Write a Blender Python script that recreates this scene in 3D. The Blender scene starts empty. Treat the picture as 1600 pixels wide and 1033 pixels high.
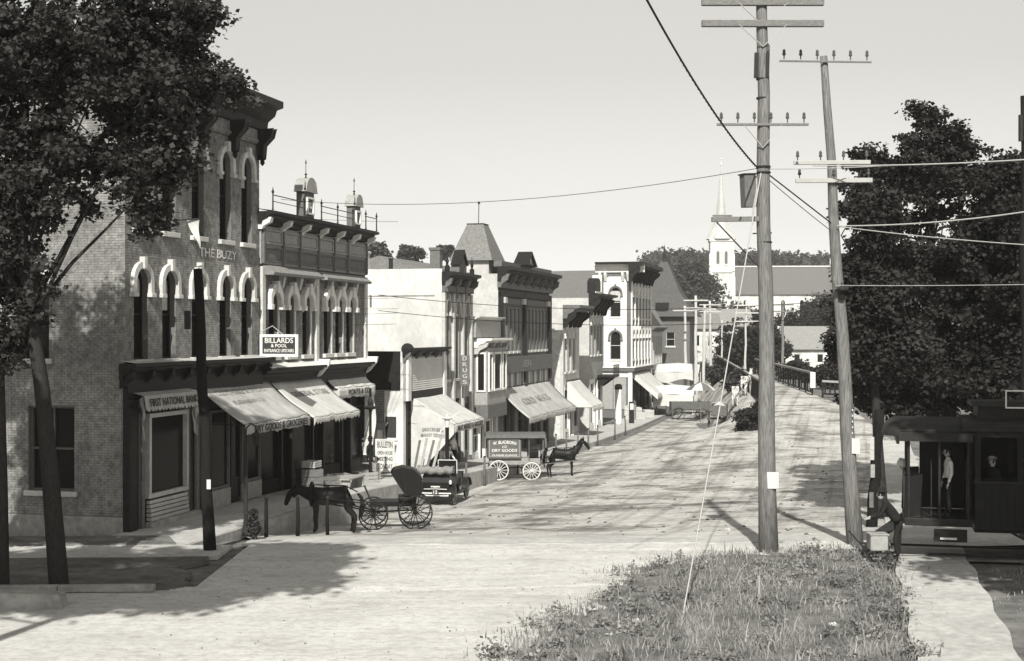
import bpy, bmesh, math, random
import numpy as np
from mathutils import Vector, Matrix
from mathutils.geometry import tessellate_polygon
R = math.radians
random.seed(7); rng = np.random.default_rng(7)
SC = bpy.context.scene; C = SC.collection

# ---------------------------------------------------------------- camera, sky, sun, exposure
CAMZ = 6.0; F = 2200.0
cam = bpy.data.objects.new('camera', bpy.data.cameras.new('camera')); C.objects.link(cam)
cam.location = (0, 0, CAMZ); cam.rotation_euler = (R(90), 0, 0)
cam.data.sensor_width = 36; cam.data.lens = 36*F/1600; cam.data.clip_start = .1; cam.data.clip_end = 6000
SC.camera = cam
SUN_EL = R(39); SUN_T = .07                      # light travels along (SUN_T, 1) on the ground
w = bpy.data.worlds.new('World'); SC.world = w; w.use_nodes = True
nt = w.node_tree; nt.nodes.clear()
sky = nt.nodes.new('ShaderNodeTexSky'); sky.sky_type = 'NISHITA'; sky.sun_disc = False
sky.sun_elevation = SUN_EL; sky.sun_rotation = math.pi + SUN_T; sky.air_density = 1.7; sky.dust_density = .5; sky.ozone_density = 1.0
hs = nt.nodes.new('ShaderNodeHueSaturation'); hs.inputs['Saturation'].default_value = 0.0
tn = nt.nodes.new('ShaderNodeMix'); tn.data_type = 'RGBA'; tn.blend_type = 'MULTIPLY'; tn.inputs[0].default_value = 1
tn.inputs[7].default_value = (1, .99, .945, 1)
bg = nt.nodes.new('ShaderNodeBackground'); bg.inputs[1].default_value = .089
ow = nt.nodes.new('ShaderNodeOutputWorld')
nt.links.new(sky.outputs[0], hs.inputs['Color']); nt.links.new(hs.outputs[0], tn.inputs[6])
nt.links.new(tn.outputs[2], bg.inputs[0]); nt.links.new(bg.outputs[0], ow.inputs[0])
sd = bpy.data.lights.new('sun', 'SUN'); sd.energy = 5.0; sd.angle = R(.6); sd.color = (1, .985, .94)
sun = bpy.data.objects.new('sun', sd); C.objects.link(sun)
tv = Vector((SUN_T, 1, 0)).normalized()*math.cos(SUN_EL) - Vector((0, 0, math.sin(SUN_EL)))
sun.rotation_euler = tv.to_track_quat('-Z', 'Y').to_euler()
SC.view_settings.view_transform = 'Standard'; SC.view_settings.look = 'None'
SC.view_settings.exposure = 0.25; SC.view_settings.gamma = 1.0; SC.view_settings.use_curve_mapping = False
SC.render.engine = 'CYCLES'; SC.cycles.max_bounces = 5; SC.cycles.diffuse_bounces = 1; SC.cycles.transparent_max_bounces = 6
try: SC.cycles.use_denoising = True
except Exception: pass

# ---------------------------------------------------------------- materials (the photograph is monochrome: warm greys)
MATS = {}
def tint(g): return (g, g*.982, g*.93, 1)
def mat(name, g, var=.25, scale=6, rough=.8, bump=.0, bscale=None, spec=.3, stretch=(1,1,1), dirt=0.0, dscale=.6, transl=0.0, metal=0):
    if name in MATS: return MATS[name]
    m = bpy.data.materials.new(name); m.use_nodes = True; t = m.node_tree; N = t.nodes; L = t.links
    p = N['Principled BSDF']; p.inputs['Roughness'].default_value = rough; p.inputs['Specular IOR Level'].default_value = spec*.3
    p.inputs['Metallic'].default_value = metal
    tc = N.new('ShaderNodeTexCoord'); mp = N.new('ShaderNodeMapping'); mp.inputs['Scale'].default_value = stretch
    ge = N.new('ShaderNodeNewGeometry')
    L.new(ge.outputs['Position'], mp.inputs[0])
    n = N.new('ShaderNodeTexNoise'); n.inputs['Scale'].default_value = scale; n.inputs['Detail'].default_value = 6; n.inputs['Roughness'].default_value = .65
    L.new(mp.outputs[0], n.inputs['Vector'])
    r = N.new('ShaderNodeValToRGB'); r.color_ramp.elements[0].position = .3; r.color_ramp.elements[1].position = .7
    r.color_ramp.elements[0].color = tint(g*(1-var)); r.color_ramp.elements[1].color = tint(min(.92, g*(1+var*.7)))
    L.new(n.outputs['Fac'], r.inputs[0]); col = r.outputs[0]
    if dirt > 0:
        n2 = N.new('ShaderNodeTexNoise'); n2.inputs['Scale'].default_value = dscale; n2.inputs['Detail'].default_value = 8; n2.inputs['Roughness'].default_value = .7
        L.new(mp.outputs[0], n2.inputs['Vector'])
        r2 = N.new('ShaderNodeValToRGB'); r2.color_ramp.elements[0].position = .42; r2.color_ramp.elements[1].position = .6
        r2.color_ramp.elements[0].color = (1-dirt,)*3+(1,); r2.color_ramp.elements[1].color = (1,1,1,1)
        L.new(n2.outputs['Fac'], r2.inputs[0])
        mx = N.new('ShaderNodeMix'); mx.data_type = 'RGBA'; mx.blend_type = 'MULTIPLY'; mx.inputs[0].default_value = 1
        L.new(col, mx.inputs[6]); L.new(r2.outputs[0], mx.inputs[7]); col = mx.outputs[2]
    L.new(col, p.inputs['Base Color'])
    if bump > 0:
        nb = N.new('ShaderNodeTexNoise'); nb.inputs['Scale'].default_value = bscale or scale*3; nb.inputs['Detail'].default_value = 5
        L.new(mp.outputs[0], nb.inputs['Vector'])
        b = N.new('ShaderNodeBump'); b.inputs['Strength'].default_value = bump; b.inputs['Distance'].default_value = .03
        L.new(nb.outputs['Fac'], b.inputs['Height']); L.new(b.outputs[0], p.inputs['Normal'])
    if transl > 0:
        tr = N.new('ShaderNodeBsdfTranslucent'); L.new(col, tr.inputs[0]); ms = N.new('ShaderNodeMixShader'); ms.inputs[0].default_value = transl
        L.new(p.outputs[0], ms.inputs[1]); L.new(tr.outputs[0], ms.inputs[2]); L.new(ms.outputs[0], N['Material Output'].inputs[0])
    MATS[name] = m; return m
M_ = mat
for a in [
 ('brick', .33, .5, 5, .9, .3, 40, .2, (1,1,1), .3, .35), ('brick_b', .28, .5, 5, .9, .3, 40, .2, (1,1,1), .3, .5), ('mortar', .17, .2, 12, .95, .2, 30),
 ('stone_trim', .66, .15, 8, .85, .15, 30, .2, (1,1,1), .2, 1.2), ('white_paint', .78, .08, 5, .7, .05, 20, .3, (1,1,1), .12, .9), ('white_wall', .72, .14, 2.4, .9, .35, 14, .2, (1,1,.6), .26, .45),
 ('dark_paint', .022, .3, 6, .5, .1, 30, .4), ('mid_paint', .15, .25, 6, .65, .1, 30, .3), ('grey_paint', .34, .2, 5, .75, .1, 30, .25), ('light_paint', .55, .15, 5, .75, .1, 25, .25, (1,1,1), .15, .7),
 ('black_iron', .03, .3, 10, .5, .1, 30, .5), ('roof_tar', .10, .3, 5, .9, .2, 20), ('shingle', .20, .35, 7, .9, .3, 20), ('slate', .26, .25, 6, .8, .2, 20), ('church_roof', .15, .12, 3, .85, .1, 10),
 ('canvas', .72, .10, 3, .9, .15, 10, .1, (1,1,1), .14, .8, .15), ('canvas_grey', .55, .14, 3, .9, .15, 10, .1, (1,1,1), .22, .9, .12), ('letter_dark', .05, .2, 10, .8), ('letter_grey', .28, .4, 14, .9), ('letter_white', .75, .1, 8, .8),
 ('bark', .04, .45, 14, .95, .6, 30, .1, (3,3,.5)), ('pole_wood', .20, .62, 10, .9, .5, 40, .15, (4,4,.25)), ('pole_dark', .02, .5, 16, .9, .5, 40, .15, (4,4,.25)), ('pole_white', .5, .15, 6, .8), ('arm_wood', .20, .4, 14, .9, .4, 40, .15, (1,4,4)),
 ('plank', .36, .3, 10, .9, .3, 30, .1, (1,6,1)), ('concrete', .52, .18, 4, .9, .3, 25, .2, (1,1,1), .18, .5), ('kerb', .42, .25, 5, .9, .3, 25, .2, (1,1,1), .25, .8),
 ('horse_coat', .015, .5, 6, .42, .1, 40, .5), ('horse_grey', .6, .25, 5, .6, .1, 30, .3), ('mane', .012, .4, 20, .6), ('leather', .012, .3, 12, .45, .1, 40, .5), ('car_black', .016, .2, 6, .28, .02, 20, .6), ('rubber', .05, .3, 10, .8), ('tan_top', .24, .35, 8, .85, .35, 18),
 ('wheel_pale', .68, .15, 9, .6), ('wagon_body', .13, .25, 6, .5, .05, 20, .4), ('wagon_pale', .3, .2, 6, .6), ('wagon_wood', .13, .35, 9, .85, .3, 30), ('brass', .6, .1, 5, .3, .0, None, .6), ('tram_body', .012, .3, 5, .45, .05, 20, .5), ('tram_trim', .03, .3, 5, .5),
 ('skin', .42, .1, 8, .6), ('cloth_dark', .022, .3, 10, .9, .3, 30), ('cloth_white', .75, .1, 8, .9, .3, 30), ('cloth_mid', .16, .2, 8, .9), ('hair', .03, .3, 20, .7), ('straw', .55, .15, 10, .8), ('paper', .6, .06, 6, .8), ('wire', .02, .1, 5, .6), ('wire_pale', .42, .1, 5, .5, .0, None, .3), ('cable', .035, .1, 5, .6), ('porcelain', .10, .2, 10, .25), ('produce', .3, .7, 20, .8), ('curtain', .5, .2, 6, .9), ('manure', .12, .5, 8, .95, .5, 12)]:
    mat(*a)
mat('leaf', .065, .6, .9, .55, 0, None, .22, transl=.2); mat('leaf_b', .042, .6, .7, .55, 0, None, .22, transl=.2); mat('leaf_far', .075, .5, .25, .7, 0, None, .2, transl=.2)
mat('grass', .31, .75, .7, .7, 0, None, .25, transl=.3); mat('turf', .18, .5, 1.3, .95, .6, 8, .1); mat('earth', .18, .4, 1.6, .95, .5, 9, .1, (1,1,1), .3, .5)
def glass():
    m = bpy.data.materials.new('glass'); m.use_nodes = True; p = m.node_tree.nodes['Principled BSDF']
    p.inputs['Base Color'].default_value = tint(.016); p.inputs['Roughness'].default_value = .15; p.inputs['Specular IOR Level'].default_value = .05
    N = m.node_tree.nodes; n = N.new('ShaderNodeTexNoise'); n.inputs['Scale'].default_value = 1.3; b = N.new('ShaderNodeBump'); b.inputs['Strength'].default_value = .08
    g = N.new('ShaderNodeNewGeometry'); m.node_tree.links.new(g.outputs['Position'], n.inputs['Vector'])
    m.node_tree.links.new(n.outputs['Fac'], b.inputs['Height']); m.node_tree.links.new(b.outputs[0], p.inputs['Normal']); MATS['glass'] = m
glass()
def road_mat():
    # dry dirt street: pale dust with damp, rutted streaks that lie along the street's cross fall
    m = bpy.data.materials.new('road'); m.use_nodes = True; t = m.node_tree; N = t.nodes; L = t.links; p = N['Principled BSDF']
    p.inputs['Roughness'].default_value = .95; p.inputs['Specular IOR Level'].default_value = .15
    g = N.new('ShaderNodeNewGeometry')
    def noise(sc, st, det=6, rough=.65):
        mp = N.new('ShaderNodeMapping'); mp.inputs['Scale'].default_value = st; mp.inputs['Rotation'].default_value = (0, 0, R(4))
        n = N.new('ShaderNodeTexNoise'); n.inputs['Scale'].default_value = sc; n.inputs['Detail'].default_value = det; n.inputs['Roughness'].default_value = rough
        L.new(g.outputs['Position'], mp.inputs[0]); L.new(mp.outputs[0], n.inputs['Vector']); return n.outputs['Fac']
    def ramp(f, a, b, c0, c1):
        r = N.new('ShaderNodeValToRGB'); e = r.color_ramp.elements; e[0].position = a; e[1].position = b; e[0].color = c0; e[1].color = c1
        L.new(f, r.inputs[0]); return r.outputs[0]
    def mul(x, y):
        k = N.new('ShaderNodeMix'); k.data_type = 'RGBA'; k.blend_type = 'MULTIPLY'; k.inputs[0].default_value = 1; L.new(x, k.inputs[6]); L.new(y, k.inputs[7]); return k.outputs[2]
    base = ramp(noise(.35, (1,1,1)), .3, .75, tint(.60), tint(.72))
    st1 = ramp(noise(.42, (.7,1,1), 10, .74), .42, .52, (.42,.41,.40,1), (1,1,1,1))
    st2 = ramp(noise(2.6, (.6,1,1), 8, .75), .36, .56, (.68,.67,.66,1), (1,1,1,1))
    rut = ramp(noise(1.1, (.05,1.9,1), 4, .6), .40, .50, (.93,.925,.92,1), (1,1,1,1)); blot = ramp(noise(.8, (.6,1,1), 9, .75), .38, .52, (.86,.855,.85,1), (1,1,1,1)); base = mul(base, mul(rut, blot))
    # streaks belong to the worn main street (beyond the crossing), the side road is swept dust
    sx = N.new('ShaderNodeSeparateXYZ'); L.new(g.outputs['Position'], sx.inputs[0])
    mr = N.new('ShaderNodeMapRange'); mr.inputs[1].default_value = 39; mr.inputs[2].default_value = 47; L.new(sx.outputs[1], mr.inputs[0])
    def along(kv, ku, sc, det=5):
        d1 = N.new('ShaderNodeVectorMath'); d1.operation = 'DOT_PRODUCT'; d1.inputs[1].default_value = (.9712*kv, -.2384*kv, 0); d2 = N.new('ShaderNodeVectorMath'); d2.operation = 'DOT_PRODUCT'; d2.inputs[1].default_value = (.2384*ku, .9712*ku, 0)
        L.new(g.outputs['Position'], d1.inputs[0]); L.new(g.outputs['Position'], d2.inputs[0]); cx = N.new('ShaderNodeCombineXYZ'); L.new(d1.outputs['Value'], cx.inputs[0]); L.new(d2.outputs['Value'], cx.inputs[1])
        n = N.new('ShaderNodeTexNoise'); n.inputs['Scale'].default_value = sc; n.inputs['Detail'].default_value = det; n.inputs['Roughness'].default_value = .6; L.new(cx.outputs[0], n.inputs['Vector']); return n.outputs['Fac']
    st2 = mul(st2, ramp(along(1.6, .035, 1.0), .40, .50, (.74,.73,.72,1), (1,1,1,1)))
    k = N.new('ShaderNodeMix'); k.data_type = 'RGBA'; L.new(mr.outputs[0], k.inputs[0]); k.inputs[6].default_value = (1,1,1,1); L.new(mul(st1, st2), k.inputs[7])
    fine = mul(ramp(noise(9, (1,1,1)), .3, .7, (.86,.86,.86,1), (1.0,1,1,1)), ramp(noise(4.5, (.8,1,1), 10, .8), .40, .54, (.78,.77,.76,1), (1,1,1,1)))
    L.new(mul(mul(base, k.outputs[2]), fine), p.inputs['Base Color'])
    b = N.new('ShaderNodeBump'); b.inputs['Strength'].default_value = .5; b.inputs['Distance'].default_value = .03; L.new(noise(7, (.8,1,1), 9, .8), b.inputs['Height']); L.new(b.outputs[0], p.inputs['Normal'])
    MATS['road'] = m
road_mat()

# ---------------------------------------------------------------- mesh helpers
def ident(a, d, z): return (a, d, z)
class MB:
    def __init__(s): s.v = []; s.f = []
    def add(s, vs, fs):
        o = len(s.v); s.v += [tuple(p) for p in vs]; s.f += [tuple(i+o for i in f) for f in fs]; return s
    def box(s, x0, x1, y0, y1, z0, z1, M=ident):
        vs = [M(x, y, z) for z in (z0, z1) for y in (y0, y1) for x in (x0, x1)]
        return s.add(vs, [(0,2,3,1),(4,5,7,6),(0,1,5,4),(2,6,7,3),(0,4,6,2),(1,3,7,5)])
    def cbox(s, c, sz, M=ident):
        return s.box(c[0]-sz[0]/2, c[0]+sz[0]/2, c[1]-sz[1]/2, c[1]+sz[1]/2, c[2]-sz[2]/2, c[2]+sz[2]/2, M)
    def bar(s, p, q, wx, wy=None):
        p = Vector(p); q = Vector(q); d = (q-p); 
        if d.length < 1e-6: return s
        d.normalize(); wy = wy or wx
        up = Vector((0,0,1)) if abs(d.z) < .95 else Vector((0,1,0))
        a = d.cross(up).normalized()*wx/2; b = a.normalized().cross(d)*wy/2
        return s.add([p-a-b, p+a-b, p+a+b, p-a+b, q-a-b, q+a-b, q+a+b, q-a+b], [(3,2,1,0),(4,5,6,7),(0,1,5,4),(1,2,6,5),(2,3,7,6),(3,0,4,7)])
    def tube(s, pts, rad, n=8, cap=True):
        pts = [Vector(p) for p in pts]; o = len(s.v); k = len(pts)
        if not hasattr(rad, '__len__'): rad = [rad]*k
        pa = None
        for i, p in enumerate(pts):
            d = (pts[min(i+1,k-1)]-pts[max(i-1,0)]).normalized()
            if pa is None:
                up = Vector((0,0,1)) if abs(d.z) < .9 else Vector((1,0,0)); pa = d.cross(up).normalized()
            a = (pa - d*pa.dot(d)).normalized(); pa = a; b = d.cross(a)
            for j in range(n):
                t = 2*math.pi*j/n; s.v.append(tuple(p + (a*math.cos(t)+b*math.sin(t))*rad[i]))
        for i in range(k-1):
            for j in range(n):
                s.f.append((o+i*n+j, o+i*n+(j+1)%n, o+(i+1)*n+(j+1)%n, o+(i+1)*n+j))
        if cap: s.f.append(tuple(o+j for j in range(n-1,-1,-1))); s.f.append(tuple(o+(k-1)*n+j for j in range(n)))
        return s
    def lathe(s, prof, n=16, c=(0,0,0), sy=1.0):
        o = len(s.v)
        for r, z in prof:
            for j in range(n):
                t = 2*math.pi*j/n; s.v.append((c[0]+r*math.cos(t), c[1]+r*math.sin(t)*sy, c[2]+z))
        for i in range(len(prof)-1):
            for j in range(n): s.f.append((o+i*n+j, o+i*n+(j+1)%n, o+(i+1)*n+(j+1)%n, o+(i+1)*n+j))
        s.f.append(tuple(o+j for j in range(n-1,-1,-1))); s.f.append(tuple(o+(len(prof)-1)*n+j for j in range(n))); return s
    def prism(s, poly, d0, d1, M=ident):         # poly: (a, z) outline, extruded d0..d1
        n = len(poly); o = len(s.v)
        s.v += [M(a, d0, z) for a, z in poly] + [M(a, d1, z) for a, z in poly]
        for i in range(n): j = (i+1) % n; s.f.append((o+i, o+j, o+n+j, o+n+i))
        tris = tessellate_polygon([[Vector((a, z, 0)) for a, z in poly]])
        for t in tris: s.f.append((o+t[0], o+t[1], o+t[2])); s.f.append((o+n+t[2], o+n+t[1], o+n+t[0]))
        return s
    def profile(s, prof, a0, a1, M=ident):       # prof: (d, z) outline run along a
        n = len(prof); o = len(s.v)
        s.v += [M(a0, d, z) for d, z in prof] + [M(a1, d, z) for d, z in prof]
        for i in range(n): j = (i+1) % n; s.f.append((o+i, o+j, o+n+j, o+n+i))
        tris = tessellate_polygon([[Vector((d, z, 0)) for d, z in prof]])
        for t in tris: s.f.append((o+t[0], o+t[1], o+t[2])); s.f.append((o+n+t[2], o+n+t[1], o+n+t[0]))
        return s
    def panel(s, outer, holes, depth, M=ident):  # a wall face with openings and their reveals
        allp = outer + [p for h in holes for p in h]; o = len(s.v)
        s.v += [M(a, 0, z) for a, z in allp]
        for t in tessellate_polygon([[Vector((a, z, 0)) for a, z in ring] for ring in [outer]+holes]): s.f.append((o+t[0], o+t[1], o+t[2]))
        for h in holes:
            q = len(s.v); n = len(h); s.v += [M(a, 0, z) for a, z in h] + [M(a, depth, z) for a, z in h]
            for i in range(n): j = (i+1) % n; s.f.append((q+i, q+j, q+n+j, q+n+i))
        return s
    def ring(s, po, pi, d0, d1, M=ident, closed=True):
        n = len(po); o = len(s.v)
        s.v += [M(a,d0,z) for a,z in po] + [M(a,d0,z) for a,z in pi] + [M(a,d1,z) for a,z in po] + [M(a,d1,z) for a,z in pi]
        for i in range(n if closed else n-1):
            j = (i+1) % n
            s.f += [(o+i,o+j,o+n+j,o+n+i), (o+2*n+j,o+2*n+i,o+3*n+i,o+3*n+j), (o+i,o+2*n+i,o+2*n+j,o+j), (o+n+j,o+3*n+j,o+3*n+i,o+n+i)]
        return s
    def grid(s, fn, nu, nv):
        o = len(s.v)
        for i in range(nu+1):
            for j in range(nv+1): s.v.append(tuple(fn(i/nu, j/nv)))
        for i in range(nu):
            for j in range(nv):
                a = o+i*(nv+1)+j; s.f.append((a, a+nv+1, a+nv+2, a+1))
        return s
    def build(s, name, m, parent=None, off=(0,0,0), smooth=False, bevel=0):
        me = bpy.data.meshes.new(name)
        vs = s.v if off == (0,0,0) else [(x+off[0], y+off[1], z+off[2]) for x,y,z in s.v]
        me.from_pydata(vs, [], s.f); me.update()
        me.materials.append(MATS[m] if isinstance(m, str) else m)
        if smooth: me.shade_smooth()
        o = bpy.data.objects.new(name, me); C.objects.link(o); o.parent = parent
        if bevel:
            b = o.modifiers.new('b', 'BEVEL'); b.width = bevel; b.segments = 2; b.limit_method = 'ANGLE'; b.angle_limit = R(40)
        return o
def fast_mesh(name, verts, quads, m, parent=None, smooth=False):
    me = bpy.data.meshes.new(name); nv = len(verts); nq = len(quads); k = quads.shape[1]
    me.vertices.add(nv); me.vertices.foreach_set('co', verts.astype(np.float32).ravel())
    me.loops.add(nq*k); me.loops.foreach_set('vertex_index', quads.astype(np.int32).ravel())
    me.polygons.add(nq); me.polygons.foreach_set('loop_start', np.arange(0, nq*k, k, dtype=np.int32)); me.polygons.foreach_set('loop_total', np.full(nq, k, dtype=np.int32))
    me.update(calc_edges=True); me.materials.append(MATS[m])
    if smooth: me.shade_smooth()
    o = bpy.data.objects.new(name, me); C.objects.link(o); o.parent = parent; return o
def tag(o, label=None, cat=None, group=None, kind=None):
    if label: o['label'] = label
    if cat: o['category'] = cat
    if group: o['group'] = group
    if kind: o['kind'] = kind
    return o
def empty(name, loc, rz=0, label=None, cat=None, group=None):
    o = bpy.data.objects.new(name, None); C.objects.link(o); o.location = loc; o.rotation_euler = (0,0,rz); o.empty_display_size = .2
    return tag(o, label, cat, group)
def share(src, name, parent, loc=(0,0,0), rot=(0,0,0), scale=(1,1,1)):
    o = bpy.data.objects.new(name, src.data); C.objects.link(o); o.parent = parent; o.location = loc; o.rotation_euler = rot; o.scale = scale; return o
def copy_tree(o, parent=None):
    c = o.copy(); C.objects.link(c)
    if parent is not None: c.parent = parent
    for ch in o.children: copy_tree(ch, c)
    return c
TEXTS = {}
def text(s, name, m, parent, origin, xd, yd, width=None, height=.3, maxw=None, bend=None):
    """flat lettering a few millimetres thick: origin is its centre"""
    if s not in TEXTS:
        cu = bpy.data.curves.new('t', 'FONT'); cu.body = s; cu.align_x = 'CENTER'; cu.align_y = 'CENTER'; cu.extrude = .01; cu.resolution_u = 3; cu.offset = .012
        t = bpy.data.objects.new('t', cu); C.objects.link(t); dg = bpy.context.evaluated_depsgraph_get()
        me = bpy.data.meshes.new_from_object(t.evaluated_get(dg)); bpy.data.objects.remove(t); bpy.data.curves.remove(cu)
        TEXTS[s] = ([tuple(v.co) for v in me.vertices], [tuple(p.vertices) for p in me.polygons]); bpy.data.meshes.remove(me)
    vs, fs = TEXTS[s]
    xs = [v[0] for v in vs]; ys = [v[1] for v in vs]; cw = max(xs)-min(xs); ch = max(ys)-min(ys)
    kx = (width/cw) if width else height/ch; ky = height/ch
    xd = Vector(xd).normalized(); yd = Vector(yd).normalized(); nd = xd.cross(yd); O = Vector(origin)
    mb = MB()
    mid = (max(xs)+min(xs))/2; midy = (max(ys)+min(ys))/2
    def pos(v):
        x = (v[0]-mid)*kx; y = (v[1]-midy)*ky
        if bend: y -= bend*(2*x/(cw*kx))**2
        return O + xd*x + yd*y + nd*v[2]*.4
    mb.add([pos(v) for v in vs], fs)
    return mb.build(name, m, parent)

# ---------------------------------------------------------------- the lie of the land
TH = math.atan(.2455); E = Vector((math.sin(TH), math.cos(TH), 0)); NV = Vector((math.cos(TH), -math.sin(TH), 0)); P0 = Vector((-11.55, 42, 0))
RZ = math.pi/2 - TH                                # building frame: x along the street, y into the block, z up
def S(u, v, z=0): p = P0 + E*u + NV*v; return Vector((p.x, p.y, z))
def uv(x, y): d = Vector((x, y, 0)) - P0; return d.dot(E), d.dot(NV)
def U(px): return (48092/(1340-px) - 42)/.9712     # along the building line
def lerp(x, tab):
    if x <= tab[0][0]: return tab[0][1]
    for (a, b), (c, d) in zip(tab, tab[1:]):
        if x <= c: return b + (d-b)*(x-a)/(c-a)
    return tab[-1][1]
def smooth_tab(tab, s=3.5, lo=-20, hi=260):
    ys = np.arange(lo, hi, .5); v = np.array([lerp(y, tab) for y in ys]); k = np.exp(-.5*(np.arange(-30, 31)*.5/s)**2); k /= k.sum()
    v = np.convolve(np.pad(v, 30, mode='edge'), k, 'valid'); return lambda y: float(np.interp(y, ys, v))
def sst(a, b, x):
    t = min(1, max(0, (x-a)/(b-a))); return t*t*(3-2*t)
ZS = [(-60,0),(6,0),(12,-.08),(20,-.4),(28,-.9),(45,-1.55),(62,-1.95),(80,-2.2),(160,-2.2)]
def zs(u): return lerp(u, ZS)                      # the left pavement
ZL = [(0,0),(40.8,0),(43,-.25),(46,-.68),(52,-1.05),(60,-1.5),(68,-1.68),(75,-1.9),(90,-2.15),(115,-2.3),(150,-2.2),(180,.6),(200,1.2)]
ZR = [(0,.25),(30,.3),(38,.3),(45,-.1),(60,-.9),(80,-.95),(92,-.35),(104,.55),(112,.85),(170,.95),(200,1.2)]
fZL = smooth_tab(ZL, 1.6); fZR = smooth_tab(ZR, 5)
def BL(y): return 18.7 + .105*(y-107)              # left edge of the bridge road
def G(x, y):
    zl = fZL(y); zr = fZR(y)
    k = sst(82, 106, y); a = -4 + (BL(y)-4.2+4)*k; b = 17 + (BL(y)-.5-17)*k
    z = zl + (zr-zl)*sst(a, b, x)
    if y > 190: z += 8.0*sst(190, 330, y) + 22*sst(330, 600, y)*(.75+.25*math.sin(x*.013+1)) 
    return z
def at(px, py, z=None):
    """the point of the ground (or of the level z) that the photograph shows at px, py"""
    dx = (px-800)/F; dz = -(py-516.5)/F
    if z is not None: y = (z-CAMZ)/dz; return Vector((dx*y, y, z))
    y = 12
    while y < 900:
        if CAMZ + dz*y <= G(dx*y, y): break
        y += .05
    return Vector((dx*y, y, G(dx*y, y)))
def strip(name, m, fn, nu, nv, kind='structure', skirt=0, smooth=True):
    mb = MB(); mb.grid(fn, nu, nv)
    if skirt:
        top = [(i*(nv+1)) for i in range(nu+1)] + [nu*(nv+1)+j for j in range(1, nv+1)] + [i*(nv+1)+nv for i in range(nu-1,-1,-1)] + [j for j in range(nv-1,0,-1)]
        o = len(mb.v); mb.v += [(mb.v[i][0], mb.v[i][1], mb.v[i][2]-skirt) for i in top]; n = len(top)
        for i in range(n): j = (i+1) % n; mb.f.append((top[i], top[j], o+j, o+i))
    o = mb.build(name, m, None, smooth=smooth and not skirt); return tag(o, kind=kind)
def spaced(tab): return lambda t: lerp(t, tab)
# ground: one sheet to the horizon
def gfn(i, j):
    y = lerp(i, [(0,-30),(.1,8),(.55,120),(.75,200),(.9,700),(1,4000)]); x = lerp(j, [(0,-2500),(.08,-140),(.2,-40),(.75,60),(.9,260),(1,2500)])
    return (x, y, G(x, y)-.10)
strip('ground', 'turf', gfn, 260, 150)
# the dirt street with the side road in front of it
def sfn(i, j):
    y = lerp(i, [(0,-20),(.05,12),(.6,75),(.85,120),(1,330)])
    xl = -11.55 + .2455*(y-42) + 3.02/.971 if y > 43 else lerp(y, [(0,-60),(31.6,-60),(33,-7.4),(40.5,-7.4),(43,-8.2)])
    xr = lerp(y, [(0,.5),(26,.5),(38,8),(40,40),(43.5,40),(45,14.5),(70,21.5),(85,23),(97,24.2),(113,24.3),(180,30),(330,50)])
    if y > 100: xl = max(xl, -6.9+.2455*(y-42)-.5)
    x = xl + (xr-xl)*j; return (x, y, G(x, y)-.015 + .012*math.sin(x*2.1+y*.7))
strip('street', 'road', sfn, 420, 70)
# side road, in front of everything, reaching the frame's left edge
def crossing(i, j):
    x = -7.6 + 16.4*i; y = 39.7 + 1.5*j - .012*(x+7.6) + .10*math.sin(x*1.9+j*2)*(abs(j-.5)*2) + .05*math.sin(x*5.3); return (x, y, G(x, y)+.006)
strip('crosswalk', 'concrete', crossing, 90, 4, skirt=.03)
# raised pavement along the shops: slabs with a kerb
def pav(i, j):
    u = -3.2 + 101*i; v = .0 + 2.95*(1-j); p = S(u, v); return (p.x, p.y, zs(u)-.0)
pv = strip('pavement', 'concrete', pav, 110, 3, skirt=.05)
kb = MB()
for k in range(0, 56):
    u0 = -3.2 + k*1.8; u1 = u0+1.785; z0 = zs(u0); z1 = zs(u1)
    a, b, c, d = S(u0, 2.95), S(u1, 2.95), S(u1, 3.12), S(u0, 3.12)
    m2 = MB(); ht = .012
    m2.add([(a.x,a.y,z0+ht),(b.x,b.y,z1+ht),(c.x,c.y,z1+ht),(d.x,d.y,z0+ht)]+[(q.x,q.y,min(z,G(q.x,q.y))-.3) for q,z in ((a,z0),(b,z1),(c,z1),(d,z0))], [(0,1,2,3),(3,2,6,7),(0,3,7,4),(1,5,6,2),(0,4,5,1)])
    m2.build('kerb_stone', 'kerb', pv)
# side-street pavement in front of the bank's side wall, lawn strip, parkway, kerb
def sidewalk_left(i, j):
    x = -40 + 32.2*i; y = 37.3 + .05*(x+8) + 2.0*j; return (x, y, .02)
strip('side_pavement', 'concrete', sidewalk_left, 20, 2, skirt=.1)
def verge(i, j):
    x = -40 + (32.0+.35*math.sin(j*7)+.25*math.sin(j*17))*i; y = 32.6 + .04*(x+8)+ (4.55+.01*(x+8))*j; return (x, y, .035 + .02*math.sin(x*1.7)*math.sin(y*2.3))
strip('verge', 'earth', verge, 60, 8, skirt=.1)
def lawn(i, j):
    x = -40 + 30.6*i - .6*j; y = 39.55 + .05*(x+8) + 1.6*j - .02*(x+10); return (x, y, .03)
strip('lawn_strip', 'turf', lawn, 40, 4, skirt=.06)
kk = MB()
for k in range(9):
    x0 = -28 + k*2.2
    kb2 = MB().box(x0, x0+2.18, 0, .22, 0, .16)
    kb2.v = [(x, y+32.3+.04*(x+8), z) for x, y, z in kb2.v]
    o = kb2.build('kerb_block', 'kerb', bpy.data.objects['verge'], bevel=.02)
tag(MB().prism([(-14,-.1),(-9.7,-.1),(-9.75,.30),(-14,.42)], 30.4, 30.75).build('culvert_wall', 'kerb', None, bevel=.03), 'low concrete culvert wall at the roadside below the leaning tree', 'wall')
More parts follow.
